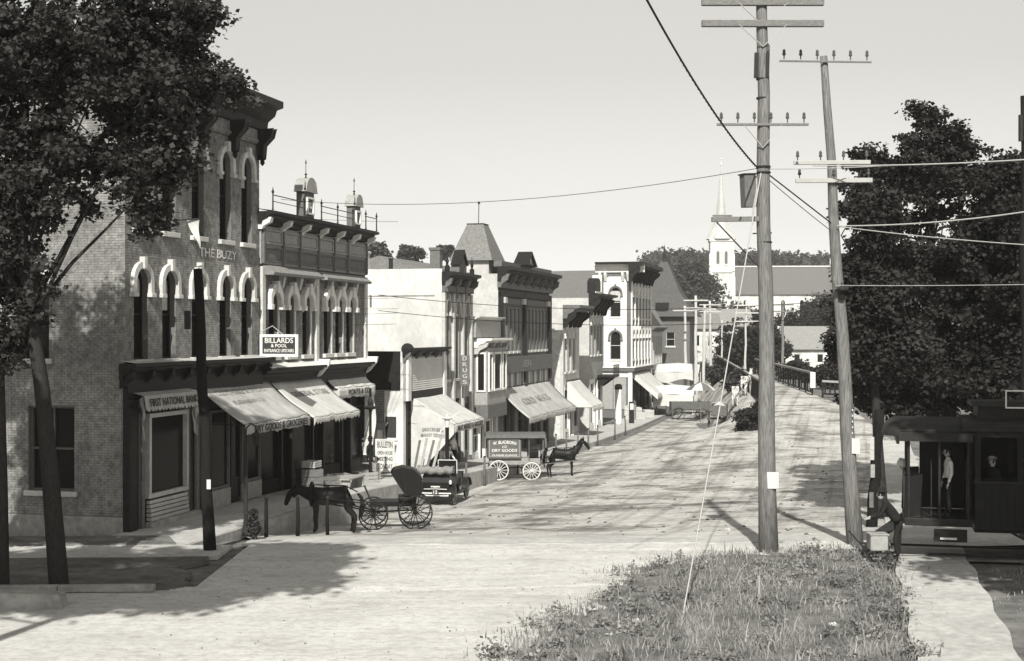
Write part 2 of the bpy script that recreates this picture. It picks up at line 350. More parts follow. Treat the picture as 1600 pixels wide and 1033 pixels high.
# right-hand footpath
def path(i, j):
    t = -8 + 26*i; b = Vector((7.4, 24.5, 0)) + Vector((.236, 1, 0))*t; x = b.x + 1.85*j - .35 + .05*math.sin(t*1.9+j*3); y = b.y; return (x, y, G(x, y)+.035)
strip('footpath', 'concrete', path, 40, 4, skirt=.08)
def track_bed(i, j):
    x = 9.3 + 36*i; y = 37.2 - .245*(x-10) + 2.6*(j-.5); return (x, y, G(x, y)+.02)
strip('track_bed', 'earth', track_bed, 40, 4, skirt=.05)
def right_walk(i, j):
    t = 3 + 40*i; b = Vector((11.2, 42, 0)) + Vector((.2455, 1, 0))*t; x = b.x + 2.2*j; return (x, b.y, G(x, b.y)+.05)
strip('right_pavement', 'concrete', right_walk, 40, 3, skirt=.1)

# ---------------------------------------------------------------- buildings
SIDE = lambda a, d, z: (d, a, z)                   # wall that faces the camera: a runs into the block
class Bd:
    def __init__(s, name, label, u0, u1, zb, cat='building', v=0):
        s.u0 = u0; s.w = u1-u0; s.zb = zb; p = S(u0, v); s.root = empty(name, (p.x, p.y, zb), RZ, label, cat)
    def put(s, name, mb, m, parent=None, **k): return mb.build(name, m, parent or s.root, off=(0,0,-s.zb), **k)
    def a(s, px): return U(px) - s.u0
    def txt(s, st, a, d, z, m, width, height, face='front', parent=None, name='lettering'):
        if face == 'front': return text(st, name, m, parent or s.root, (a, d, z-s.zb), (1,0,0), (0,0,1), width, height)
        return text(st, name, m, parent or s.root, (d, a, z-s.zb), (0,-1,0), (0,0,1), width, height)
def arch(a, w, z0, z1, rise=.35, n=8, pointed=0.0):
    """opening outline: sill z0, crown z1"""
    h = w/2; zs_ = z1-rise; pts = [(a-h, z0), (a+h, z0)]
    if rise <= 0: return pts + [(a+h, z1), (a-h, z1)]
    for k in range(n+1):
        t = math.pi*k/n; zz = rise*math.sin(t)**(1-.4*pointed); pts.append((a+h*math.cos(t), zs_+zz))
    return pts
def inset(poly, t):
    aa = [p[0] for p in poly]; zz = [p[1] for p in poly]; ca = (min(aa)+max(aa))/2; cz = (min(zz)+max(zz))/2; w = max(aa)-min(aa); h = max(zz)-min(zz)
    return [(ca+(x-ca)*(w-2*t)/w, cz+(z-cz)*(h-2*t)/h) for x, z in poly]
def window(B, poly, M=ident, depth=.22, frame='dark_paint', sill=None, hood=None, hoodm='stone_trim', mull=0, rail=True, t=.06, blind=0, parent=None):
    aa = [p[0] for p in poly]; zz = [p[1] for p in poly]; a0, a1, z0, z1 = min(aa), max(aa), min(zz), max(zz)
    mb = MB().ring(poly, inset(poly, t), depth-.05, depth+.03, M)
    if rail: mb.box(a0+t*.5, a1-t*.5, depth-.04, depth+.02, (z0+z1)/2-.03, (z0+z1)/2+.03, M)
    for k in range(mull): x = a0+(a1-a0)*(k+1)/(mull+1); mb.box(x-.025, x+.025, depth-.045, depth+.02, z0+t*.5, z1-t*.9, M)
    win = B.put('window', mb, frame, parent)
    B.put('pane', MB().prism(inset(poly, t*.6), depth+.031, depth+.045, M), 'glass', win)
    if blind: B.put('blind', MB().box(a0+t, a1-t, depth+.006, depth+.028, z1-(z1-z0)*blind, z1-t*1.2-(.25*(a1-a0) if len(poly) > 4 else 0), M), 'curtain', win)
    if sill: B.put('sill', MB().box(a0-.12, a1+.12, -sill, .1, z0-.16, z0-.002, M), 'stone_trim', win, bevel=.015)
    if hood:
        ar = poly[2:]; ca = (a0+a1)/2; h = (a1-a0)/2; zsp = ar[0][1]
        outr = [(ca+(x-ca)*(h+hood)/h, zsp+(z-zsp)*(1+hood/max(.15, z1-zsp))) for x, z in ar]
        drop = hood*1.4
        po = [(outr[0][0], zsp-drop)]+outr+[(outr[-1][0], zsp-drop)]; pi = [(ar[0][0]+.003, zsp-drop)]+[(x, z+.003) for x, z in ar]+[(ar[-1][0]-.003, zsp-drop)]
        hm = MB().ring(po, pi, -.13, .02, M, closed=False)
        top = max(z for _, z in outr)
        hm.box(ca-.09, ca+.09, -.19, .0, z1-.02, top+.14, M)
        for sgn in (-1, 1): e = ca+sgn*(h+hood/2); hm.box(e-hood*.7, e+hood*.7, -.17, .0, zsp-drop-.1, zsp-drop+.02, M)
        hd = B.put('hood', hm, hoodm, win, bevel=.012)
    return win
def bricks(B, a0, a1, z0, z1, holes, m, M=ident, parent=None, L=.225, H=.0785, proud=.012, seed=1):
    r = random.Random(seed); mb = MB(); boxes = [(min(p[0] for p in h), max(p[0] for p in h), min(p[1] for p in h), max(p[1] for p in h), len(h) > 4, h) for h in holes]
    V = []; Fq = []; k = 0; z = z0
    while z < z1-.02:
        zt = min(z+H-.012, z1); x = a0 - (L/2 if k % 2 else 0) - r.random()*.01
        while x < a1:
            xa = max(x, a0); xb = min(x+L-.012, a1); segs = [(xa, xb)] if xb-xa > .03 else []
            for (h0, h1, hz0, hz1, ar, pl) in boxes:
                if zt <= hz0 or z >= hz1: continue
                if ar:
                    zc = (z+zt)/2; spring = pl[2][1]
                    if zc > spring: q = max(0., 1-((zc-spring)/max(.05, hz1-spring))**2)**.5; c = (h0+h1)/2; g0, g1 = c-(h1-h0)/2*q, c+(h1-h0)/2*q
                    else: g0, g1 = h0, h1
                else: g0, g1 = h0, h1
                ns = []
                for (s0, s1) in segs:
                    if s1 <= g0 or s0 >= g1: ns.append((s0, s1)); continue
                    if g0-s0 > .03: ns.append((s0, g0))
                    if s1-g1 > .03: ns.append((g1, s1))
                segs = ns
            for (s0, s1) in segs:
                d = -proud*(.55+.45*r.random()); o = len(V)
                V += [M(s0,0,z), M(s1,0,z), M(s1,0,zt), M(s0,0,zt), M(s0,d,z), M(s1,d,z), M(s1,d,zt), M(s0,d,zt)]
                Fq += [(o+4,o+5,o+6,o+7),(o,o+1,o+5,o+4),(o+1,o+2,o+6,o+5),(o+2,o+3,o+7,o+6),(o+3,o,o+4,o+7)]
            x += L
        z += H; k += 1
    mb.v = V; mb.f = Fq; o = B.put('brickwork', mb, m, parent); o['kind'] = 'stuff'; return o
def shell(B, depth, z0, z1, wall='mortar', holes=(), sholes=(), roofm='roof_tar', front=True, side=True, reveal=.3, par=.5, wall2=None, wf=None, shop=None):
    """front wall and camera-side wall with openings, plain far walls and a roof below the parapet"""
    w = B.w; out = []
    if shop: holes = list(holes)+[[(shop[0],shop[2]),(shop[1],shop[2]),(shop[1],shop[3]),(shop[0],shop[3])]]
    if front: out.append(B.put('front_wall', MB().panel([(0,z0),(w,z0),(w,z1),(0,z1)], [list(h) for h in holes], reveal), wf or wall))
    if side: out.append(B.put('side_wall', MB().panel([(0.0,z0),(depth,z0),(depth,z1),(0.0,z1)], [list(h) for h in sholes], reveal, SIDE), wall2 or wall))
    B.put('far_wall', MB().box(w-.25, w-.004, .3, depth-.004, z0, z1-.02), wall2 or wall)
    B.put('back_wall', MB().box(.25, w-.26, depth-.25, depth-.006, z0, z1-.03), wall2 or wall)
    B.put('parapet', MB().box(0, w, .0, .25, z1+.002, z1+.06).box(.0, .25, .252, depth, z1+.002, z1+.06), wall2 or wall)
    B.put('roof', MB().box(.02, w-.02, .32, depth-.02, z1-par-.1, z1-par), roofm)
    return out
def shopfront(B, a0, a1, z0, z1, bays, m='dark_paint', door=None, bulk=.6, inner='dark_paint', head=.35, depth=.0):
    """timber shopfront between pavement z0 and fascia z1: posts, bulkheads, panes, doors"""
    n = len(bays); wsum = sum(b[0] for b in bays); x = a0; sf = None
    sf = B.put('shopfront', MB().box(a0, a1, .36, .42, z0-.3, z1), inner)
    B.put('shop_floor', MB().box(a0, a1, .0, .36, z0-.6, z0+.02), 'kerb', sf)
    for k, (bw, kind) in enumerate(bays):
        x1 = x + (a1-a0)*bw/wsum; p = MB().box(x, x+.16, -.02, .2, z0, z1)
        B.put('post', p, m, sf, bevel=.02)
        i0, i1 = x+.165, x1-.005
        if kind == 'w':
            B.put('bulkhead', MB().box(i0, i1, .06, .2, z0, z0+bulk).box(i0+.12, i1-.12, .035, .06, z0+.12, z0+bulk-.14), m, sf)
            fr = [(i0,z0+bulk+.004),(i1,z0+bulk+.004),(i1,z1-head),(i0,z1-head)]
            wn = B.put('show_window', MB().ring(fr, inset(fr, .07), .08, .17).box(i0+.07, i1-.07, .09, .16, z1-head-.75, z1-head-.70), m, sf)
            B.put('pane', MB().prism(inset(fr, .05), .171, .19), 'glass', sf)
            B.put('transom', MB().box(i0, i1, .05, .2, z1-head+.004, z1-.01), m, sf)
        else:
            fr = [(i0,z0+.03),(i1,z0+.03),(i1,z0+2.35),(i0,z0+2.35)]; f2 = [(i0,z0+2.40),(i1,z0+2.40),(i1,z1-.12),(i0,z1-.12)]
            dr = B.put('door', MB().ring(fr, inset(fr, .13), .24, .31).box(i0+.1, i1-.1, .25, .30, z0+.1, z0+.75).ring(f2, inset(f2, .06), .24, .31), m if kind == 'd' else 'light_paint', sf)
            B.put('pane', MB().prism(inset(fr, .1), .311, .325).prism(inset(f2, .05), .311, .325), 'glass', sf)
        x = x1
    B.put('post', MB().box(a1-.10, a1, -.02, .2, z0, z1), m, sf, bevel=.02)
    return sf
def cornice(B, a0, a1, zb, zt, out, m, brackets=0, bm=None, M=ident, name='cornice', ret=0, bh=None):
    h = zt-zb
    pr = [(.0,zb),(-out*.25,zb),(-out*.3,zb+h*.3),(-out*.62,zb+h*.5),(-out*.7,zb+h*.7),(-out,zb+h*.78),(-out,zt),(.0,zt)]
    c = B.put(name, MB().profile(pr, a0, a1, M), m)
    if brackets:
        bh = bh or h*1.3
        for k in range(brackets):
            x = a0 + .15 + (a1-a0-.3)*k/(brackets-1) if brackets > 1 else (a0+a1)/2
            b = [(-.0,zb-bh*.75),(-out*.22,zb-bh*.7),(-out*.34,zb-bh*.3),(-out*.72,zb+h*.1),(-out*.78,zb+h*.48),(-.0,zb+h*.48)]
            B.put('bracket', MB().profile(b, x-.10, x+.10, M), bm or m, c, bevel=.02)
    return c
def awning(label, u0, u1, zt, zb, v, val=.35, m='canvas', name='awning', sag=.07, v0=.05, scallop=.05, skirt_near=False, group=None, torn=False):
    p = S(u0, v0); rt = empty(name, (p.x, p.y, zt), RZ, label, 'awning', group); w = u1-u0; o = v-v0; h = zt-zb
    nx = 22
    def f(i, j):
        wv = .018*math.sin(i*w*4.2)*j + .02*math.sin(i*37)*j*j
        return (i*w, -o*j, -h*j - sag*math.sin(math.pi*j) + wv + .012*math.sin(9*i+5*j))
    c = MB().grid(f, nx, 12); co = c.build('canopy', m, rt, smooth=True)
    so = co.modifiers.new('s', 'SOLIDIFY'); so.thickness = .012
    n2 = int(w*6)
    def g(i, j):
        x = i*w; q = f(i, 1); zz = q[2]-.014 - j*(val - scallop*abs(math.sin(math.pi*x/.32))); return (x, -o-.012-.02*j*math.sin(i*29), zz)
    vo = MB().grid(g, n2, 3).build('valance', m, rt, smooth=True); so = vo.modifiers.new('s', 'SOLIDIFY'); so.thickness = .008
    for x in (.03, w-.03): MB().tube([(x, -.02, -h*.92-.1), (x, -o+.03, -h-.03)], .018, 6).build('arm', 'black_iron', rt)
    MB().tube([(0.01, -o+.02, -h-.02), (w-.01, -o+.02, -h-.02)], .02, 6).build('front_bar', 'black_iron', rt)
    MB().tube([(0, .02, .05), (w, .02, .05)], .06, 8).build('roller', 'black_iron', rt)
    return rt, (w, o, h, f)
def awn_text(rt, geo, s, x, j0, width, height, m='letter_dark'):
    w, o, h, f = geo; sl = math.hypot(o, h); q = Vector(f(x/w, j0))
    # fit to the local slope so that the letters lie on the sagging cloth
    q2 = Vector(f(x/w, min(1, j0+.08))); yd = (q-q2).normalized(); n = Vector((1,0,0)).cross(yd)
    return text(s, 'lettering', m, rt, q+n*.034, (1,0,0), yd, width, height)
def val_text(rt, geo, s, x, width, height, val, m='letter_dark'):
    w, o, h, f = geo; return text(s, 'lettering', m, rt, (x, -o-.045, -h-.02-val*.45), (1,0,0), (0,0,1), width, height)

# ---- the corner bank: three brick storeys with stone hoods
B = Bd('bank_building', 'three storey brick corner bank with arched windows and heavy dark cornice', 0, 9.7, 0)
cols = [.96, 2.75, 4.77, 6.85, 8.6]; W2 = [arch(a, .88, 5.12, 7.9, .48, 10, .3) for a in cols]; W3 = [arch(a, .88, 9.12, 12.2, .50, 10, .3) for a in cols]
sw = [arch(2.45, 1.55, 1.15, 3.7, .0)] + [arch(a, .95, 5.15, 7.8, .4, 8) for a in (3.0, 6.2, 9.4, 12.6)] + [arch(a, .95, 9.15, 12.1, .4, 8) for a in (3.0, 6.2, 9.4, 12.6)] + [arch(7.5, 1.2, 1.15, 3.7, .0)]
ws = shell(B, 16, -.4, 13.3, 'mortar', W2+W3, sw, reveal=.34)
# the ground-floor opening is filled by the shopfront, which stands in front of the wall plane
bricks(B, 0.0, 9.7, 4.95, 12.75, W2+W3, 'brick', ident, ws[0], seed=2)
bricks(B, -.01, 16, .45, 13.3, sw, 'brick', SIDE, ws[1], seed=3)
B.put('base_course', MB().box(-.09, -.0, -.06, 15.9, -.4, .42), 'kerb', None, bevel=.02)
for i, p in enumerate(W2): window(B, p, depth=.24, sill=.14, hood=.21, frame='dark_paint', blind=(.3,.45,0,.2,0)[i])
for i, p in enumerate(W3): window(B, p, depth=.24, sill=.14, hood=.19, frame='dark_paint', blind=(0,.4,.25,.3,.35)[i])
for i, p in enumerate(sw): window(B, p, SIDE, depth=.2, sill=.1, hood=.16 if len(p) > 4 else None, frame='mid_paint' if i == 0 else 'dark_paint', mull=1 if i == 0 else 0)
# frieze and cornice
B.put('frieze', MB().box(-.05, 9.75, -.10, -.014, 12.76, 13.28).box(-.02, 9.72, -.14, -.10, 12.82, 12.92), 'brick_b')
cornice(B, -.6, 9.95, 13.3, 14.35, .85, 'dark_paint', 0)
for x in (.15, 2.4, 4.8, 7.2, 9.5):
    B.put('bracket', MB().profile([(-.10,12.2),(-.28,12.25),(-.34,12.7),(-.62,13.0),(-.7,13.296),(-.10,13.296)], x-.14, x+.14), 'dark_paint', None, bevel=.03)
    B.put('pendant', MB().lathe([(.02,-.22),(.09,-.12),(.07,-.02),(.11,0)], 10, (x, -.22, 12.2)), 'dark_paint')
cornice(B, -1.0, 15.5, 13.3, 14.33, .6, 'dark_paint', 0, M=SIDE, name='side_cornice')
B.put('parapet_cap', MB().box(0, 9.7, .0, .5, 13.37, 14.3), 'dark_paint')
# shopfront and its cornice
sf = B.put('shopfront_wall', MB().box(-.12, 9.7, -.16, -.002, 3.95, 4.55).box(-.12, .55, -.16, -.003, 0, 3.95), 'dark_paint')
cornice(B, -.35, 9.95, 4.55, 5.02, .55, 'dark_paint', 9, bh=.35, name='shop_cornice')
B.put('cornice_flashing', MB().add([(-.36,-.56,5.03),(9.96,-.56,5.03),(9.96,.0,5.10),(-.36,.0,5.10)], [(0,1,2,3)]), 'light_paint')
B.put('column', MB().box(-.14, .34, -.24, -.162, .0, 3.9).box(-.18, .4, -.3, -.164, 3.5, 3.68).box(-.18, .4, -.3, -.166, 3.8, 3.94), 'dark_paint', None, bevel=.02)
# bank window: light frame round a dark pane with a slatted vent below
fr = [(1.15,.85),(3.75,.85),(3.75,3.45),(1.15,3.45)]
bw = B.put('bank_window', MB().ring(fr, inset(fr, .13), -.20, -.02), 'light_paint')
B.put('pane', MB().prism(inset(fr, .1), -.05, -.03), 'glass', bw)
B.put('backing', MB().box(1.12, 3.78, -.018, -.004, 0, 3.5), 'dark_paint', bw)
for k in range(5): B.put('slat', MB().box(1.2, 3.7, -.24+.012*k, -.06, .16+.13*k, .16+.13*k+.10), 'light_paint', bw)
B.put('step', MB().box(.9, 4.2, -.42, -.17, -.1, .15), 'kerb', None, bevel=.02)
for x0, x1 in ((.62,.78),(4.2,4.42)): B.put('doorway_post', MB().box(x0, x1, -.24, -.163, 0, 3.94), 'mid_paint')
B2_ = B
sfb = B.put('store_back', MB().box(4.43, 9.68, -.05, -.003, 0, 3.94), 'dark_paint')
for (x0, x1, kind) in ((4.5,5.3,'d'),(5.4,6.9,'w'),(7.0,7.8,'d'),(7.9,9.5,'w')):
    zb = .62 if kind == 'w' else .1; f2 = [(x0,zb),(x1,zb),(x1,3.3),(x0,3.3)]
    wn = B.put('show_window' if kind == 'w' else 'door', MB().ring(f2, inset(f2, .09), -.16, -.052), 'mid_paint' if kind == 'w' else 'dark_paint')
    B.put('pane', MB().prism(inset(f2, .07), -.075, -.056), 'glass', wn)
    if kind == 'w': B.put('bulkhead', MB().box(x0, x1, -.2, -.052, 0, .6), 'grey_paint', wn, bevel=.01)
    else: B.put('door_panel', MB().box(x0+.12, x1-.12, -.12, -.08, .2, .9), 'dark_paint', wn)
# painted name on the wall and its thin hanging board
B.txt('THE BUZY', 6.3, -.022, 8.62, 'letter_white', 2.9, .30)
# bank door awning with fringe
p = S(.15, .3); rt = empty('bank_awning', (p.x, p.y, 4.1), RZ, 'narrow fringed bank awning hung over the shaded corner window', 'awning')
def vf(i, j): x = 3.6*i; return (x, -.25-.25*j*.3 + .015*math.sin(i*40), -.06-.42*j - (.06*(int(x*9) % 2) if j > .95 else 0))
o = MB().grid(vf, 66, 4).build('valance', 'canvas_grey', rt); o.modifiers.new('s','SOLIDIFY').thickness = .01
MB().grid(lambda i, j: (3.6*i, .12-.37*j, .03-.09*j), 8, 2).build('canopy', 'canvas_grey', rt)
text('FIRST NATIONAL BANK', 'lettering', 'letter_dark', rt, (1.8, -.335, -.27), (1,0,0), (0,.12,1), 3.1, .24)
for x in (0.02, 3.55):
    def dr(i, j, x=x): return (x + .05*math.sin(7*j+5*i) + .16*i*(1-.5*j)*(-1 if x > 1 else 1), -.24+.22*i*(1-.6*j)+.03*math.sin(13*j), -.1-(1.5-.4*i)*j + .05*math.sin(14*j+5*i))
    MB().grid(dr, 7, 16).build('drape', 'grey_paint', rt, smooth=True)
# projecting fire-alarm arm with sign board on the bank front
p = S(2.9, .02); pr = empty('flag_arm', (p.x, p.y, 9.0), RZ, 'small white pennant on a short arm between bank storeys', 'flag')
MB().tube([(0,0,.5),(.15,-.9,.55)], .025, 6).build('arm', 'black_iron', pr)
MB().grid(lambda i, j: (.15+.04*math.sin(j*7), -.9+.45*i*(1-j)+.05*math.sin(j*6), .55-.95*j), 4, 8).build('cloth', 'canvas', pr, smooth=True)
# billiards sign: a framed board facing up the street
p = S(9.62, .06); bs = empty('billiards_sign', (p.x, p.y, 5.02), RZ, 'white framed black billiards sign jutting out above the awnings', 'sign')
SG = lambda a, d, z: (d, -a, z)
fr = [(.02,.03),(1.5,.03),(1.5,.84),(.02,.84)]
MB().ring(fr, inset(fr, .10), -.04, .05, SG).build('frame', 'white_paint', bs); MB().prism(inset(fr, .1), -.012, .03, SG).build('board', 'letter_dark', bs)
for s_, z_, w_, h_ in (('BILLARDS',.62,1.1,.19),('& POOL',.43,.62,.12),('ENTRANCE UPSTAIRS',.25,1.15,.12)):
    text(s_, 'lettering', 'letter_white', bs, (-.016, -.76, z_), (0,-1,0), (0,0,1), w_, h_)
MB().tube([(0.0,.0,.9),(0,-.5,1.15),(0,-.9,.84)], .018, 5).build('stay', 'wire_pale', bs)

# ---- second block: pale hoods, panelled frieze, railing and two crested turrets
B = Bd('crested_block', 'two storey brick block with panelled frieze, roof railing and two crested turrets', 9.7, 21.1, -.2)
c2 = [10.95-9.7, 12.56-9.7, 14.2-9.7, 16.5-9.7, 17.8-9.7, 19.1-9.7]; W2 = [arch(a, .78, 5.05, 7.45, .30, 8) for a in c2]
ws = shell(B, 17, -.6, 10.0, 'mortar', W2, [], reveal=.3, shop=(.1, 11.3, -.25, 3.75))
bricks(B, 0, 11.4, 4.7, 8.3, W2, 'brick_b', ident, ws[0], seed=5)
for i, p in enumerate(W2):
    wn = window(B, p, depth=.2, sill=.13, frame='dark_paint', blind=(.2,0,.3,.25,0,.2)[i])
    a = c2[i]; h = .39      # stepped pale hood with a block each side and a keystone
    hm = MB().ring([(a+h+.2,6.95),(a+h+.2,7.35),(a+.3,7.72),(a-.3,7.72),(a-h-.2,7.35),(a-h-.2,6.95)], [(a+h,6.95),(a+h,7.2),(a+.15,7.45),(a-.15,7.45),(a-h,7.2),(a-h,6.95)], -.2, .0, closed=False)
    hm.box(a-.1, a+.1, -.27, 0, 7.4, 7.85).box(a-h-.24, a-h+.0, -.24, 0, 6.78, 6.97).box(a+h, a+h+.24, -.24, 0, 6.78, 6.97)
    B.put('hood', hm, 'white_paint', wn, bevel=.012)
    B.put('jamb', MB().box(a+h, a+h+.12, -.05, .0, 5.05, 6.78), 'stone_trim', wn)
for a in (.05, 5.35, 11.15): B.put('pilaster', MB().box(a, a+.3, -.12, -.013, 4.75, 8.35), 'stone_trim', None, bevel=.02)
# brow over the windows and frieze panels
B.put('brow', MB().profile([(0,8.05),(-.5,8.05),(-.52,8.14),(-.1,8.42),(0,8.42)], .2, 5.2).profile([(0,8.05),(-.42,8.05),(-.44,8.14),(-.1,8.38),(0,8.38)], 5.75, 11.05), 'slate')
for a in (1.9, 3.6, 5.0, 6.9, 8.5, 9.9): B.put('corbel', MB().profile([(0,7.55),(-.12,7.6),(-.22,8.0),(-.22,8.048),(0,8.048)], a-.09, a+.09), 'stone_trim', None, bevel=.02)
fz = B.put('frieze', MB().box(0, 11.4, -.08, -.013, 8.45, 9.85), 'grey_paint')
xs = [.15, 1.95, 3.6, 5.55, 7.3, 8.9, 11.25]
for k in range(6):
    for (z0, z1) in ((8.55, 9.1), (9.2, 9.75)):
        f = [(xs[k]+.1,z0),(xs[k+1]-.1,z0),(xs[k+1]-.1,z1),(xs[k]+.1,z1)]
        B.put('panel', MB().ring(f, inset(f, .07), -.14, -.081).prism(inset(f, .09), -.1, -.083), 'grey_paint' if z0 > 9 else 'mid_paint', fz)
for x in xs: B.put('strip', MB().box(x-.06, x+.06, -.17, -.081, 8.47, 9.84), 'mid_paint', fz)
co = cornice(B, -.15, 11.45, 9.9, 10.35, .65, 'dark_paint', 7, 'white_paint', bh=.25)
B.put('eave_top', MB().add([(-.16,-.66,10.36),(11.45,-.66,10.36),(11.45,.3,10.5),(-.16,.3,10.5)], [(0,1,2,3)]), 'roof_tar')
def turret(a, wd, z0, h):
    t = B.put('turret', MB().box(a-wd/2, a+wd/2, -.35, .0, z0, z0+h*.62), 'mid_paint', None, bevel=.02)
    f = [(a-wd*.36,z0+.12),(a+wd*.36,z0+.12),(a+wd*.36,z0+h*.5),(a-wd*.36,z0+h*.5)]
    B.put('panel', MB().ring(f, inset(f, .07), -.43, -.352), 'white_paint', t)
    B.put('pediment', MB().prism([(a-wd*.62,z0+h*.62)]+[(a+wd*.55*math.cos(math.pi*(1-k/10)), z0+h*.66+h*.32*math.sin(math.pi*k/10)) for k in range(11)]+[(a+wd*.62,z0+h*.62)], -.46, .06), 'grey_paint', t, bevel=.02)
    B.put('finial', MB().lathe([(.06,0),(.02,.1),(.06,.16),(.015,.2),(.012,.55),(.035,.6),(.004,.75)], 8, (a, -.2, z0+h*.97)), 'dark_paint', t)
    for sg in (-1, 1): B.put('horn', MB().lathe([(.05,0),(.02,.1),(.005,.4)], 6, (a+sg*wd*.58, -.4, z0+h*.66)), 'dark_paint', t)
    return f
f1 = turret(4.0, 1.0, 10.42, 1.6); turret(9.45, .8, 10.42, 1.45)
B.txt('1887', 4.0, -.37, 10.9, 'letter_white', .55, .25)
rl = B.put('roof_railing', MB().tube([(.1,-.5,10.95),(3.2,-.5,10.95)], .02, 5).tube([(.1,-.5,10.72),(3.2,-.5,10.72)], .015, 5).tube([(4.8,-.5,10.95),(8.6,-.5,10.95)], .02, 5).tube([(4.8,-.5,10.72),(8.6,-.5,10.72)], .015, 5).tube([(10,-.5,10.95),(11.5,-.5,10.95)], .02, 5), 'black_iron')
for x in (.1, 3.1, 4.9, 6.7, 8.5, 10.1, 11.5): B.put('railing_post', MB().lathe([(.05,0),(.03,.06),(.025,.6),(.06,.66),(.03,.72),(.005,.85)], 8, (x, -.5, 10.4)), 'dark_paint', rl)
cornice(B, 0, 5.6, 4.25, 4.62, .5, 'dark_paint', 0, name='shop_cornice'); cornice(B, 5.62, 11.4, 4.25, 4.62, .5, 'dark_paint', 0, name='shop_cornice')
B.put('cornice_flashing', MB().add([(0,-.51,4.63),(5.6,-.51,4.63),(5.6,.0,4.80),(0,.0,4.80)], [(0,1,2,3)]).add([(5.62,-.51,4.63),(11.5,-.51,4.63),(11.5,.0,4.80),(5.62,.0,4.80)], [(0,1,2,3)]), 'white_paint')
for x in (5.61, 11.42): B.put('cornice_end', MB().profile([(-.02,4.1),(-.2,4.2),(-.55,4.6),(-.6,4.85),(-.02,4.85)], x-.07, x+.07), 'white_paint')
shopfront(B, .1, 11.3, -.25, 3.75, [(1.7,'w'),(.9,'d'),(1.9,'w'),(1.0,'d'),(1.9,'w'),(.9,'d'),(1.6,'w')])
B.put('fascia', MB().box(.0, 11.4, -.06, -.003, 3.76, 4.24), 'dark_paint')

# ---- low shop with a clapboarded false front, gap lot before it
B = Bd('false_front_shop', 'low shop with white clapboard false front and dark brick side wall', 26.5, 33.0, -1.0)
shell(B, 12, -1.6, 4.35, 'white_wall', [arch(3.2, 5.6, -1.5, 2.55, 0)], [], side=False, reveal=.2, par=.2)
sw_ = B.put('side_wall', MB().panel([(0,-1.6),(12,-1.6),(12,4.35),(0,4.35)], [], .1, SIDE), 'white_wall')
bricks(B, .95, 12, 1.6, 3.1, [], 'brick_b', SIDE, sw_, seed=8)
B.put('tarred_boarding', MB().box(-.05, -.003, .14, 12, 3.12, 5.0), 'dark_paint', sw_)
ff = B.put('false_front', MB().box(.0, 6.5, -.12, -.002, 2.6, 5.0), 'grey_paint')
for k in range(15): B.put('clapboard', MB().profile([(-.125,3.05+k*.105),(-.19,3.052+k*.105),(-.14,3.05+k*.105+.118),(-.125,3.05+k*.105+.118)], .55, 6.0), 'white_paint', ff)
for x in (.0, 6.05): B.put('corner_board', MB().box(x, x+.5, -.26, -.121, 2.6, 5.0), 'white_paint', ff, bevel=.02)
B.put('fascia', MB().box(.5, 6.05, -.2, -.122, 2.6, 3.04), 'dark_paint', ff)
cornice(B, -.15, 6.65, 4.72, 5.15, .5, 'dark_paint', 5, 'mid_paint', bh=.3)
MB().lathe([(.02,-.15),(.28,-.14),(.3,0),(.28,.14),(.02,.15)], 16).build('scroll', 'black_iron', B.root).matrix_local = Matrix.Translation((.05, -.2, 5.1-B.zb)) @ Matrix.Rotation(R(90), 4, 'Y')
shopfront(B, .5, 6.0, -1.0, 2.5, [(2,'w'),(1,'d'),(2,'w')], m='dark_paint')
B.put('notice_panel', MB().box(-.06, -.004, .25, .95, .7, 2.0), 'white_paint'); B.put('notice_board', MB().box(-.09, -.061, .33, .87, .85, 1.85), 'letter_dark')
# lean-to boarding below the brick
lt = B.put('lean_to', MB().box(-.9, -.1, 1.0, 7, -1.2, 1.25), 'light_paint'); B.put('lean_to_roof', MB().add([(-1.1,.7,1.27),(-.01,.7,1.6),(-.01,7,1.6),(-1.1,7,1.27)], [(0,1,2,3)]), 'shingle', lt)
for k in range(9): B.put('board', MB().box(-.935, -.901, 1.02+k*.42, 1.02+k*.42+.40, -1.2, 1.22), 'light_paint', lt)
B.put('hatch', MB().box(-.96, -.936, 1.9, 2.9, -.3, 1.1), 'dark_paint', lt)
# wall of the gap lot: dark fence
gl = empty('lot_fence', tuple(S(21.3, -2.6, -.5)), RZ, 'dark board fence closing the gap beside the brick block', 'fence')
for k in range(20): MB().box(k*.255, k*.255+.24, 0, .04+.01*(k%3), -.4, 2.2+.03*(k%4)).build('board', 'mid_paint', gl)

# ---- tall narrow block with white side wall
B = Bd('white_sided_block', 'narrow two storey block with blank white side wall and peaked front crest', 33.0, 38.6, -1.1)
Wn = [arch(a, .75, 3.4, 7.6, .5, 8, .4) for a in (.95, 2.8, 4.65)]
ws = shell(B, 15, -1.7, 9.2, 'white_wall', Wn, [], reveal=.35, wf='grey_paint', shop=(.3, 5.3, -1.3, 2.3))
for p in Wn: window(B, p, depth=.25, sill=.1, hood=.16, frame='dark_paint', hoodm='light_paint')
for a in (.0, 1.75, 3.6, 5.3): B.put('pilaster', MB().box(a, a+.3, -.16, -.002, -1.0, 8.0), 'light_paint', None, bevel=.02)
for k, a in enumerate((.15, 1.9, 3.75)):
    c = cornice(B, a-.2, a+1.65, 8.4, 9.1, .7, 'dark_paint', 2, 'mid_paint', bh=.5)
    B.put('block', MB().box(a-.1, a+1.5, -.3, -.003, 8.05, 8.38), 'mid_paint', c)
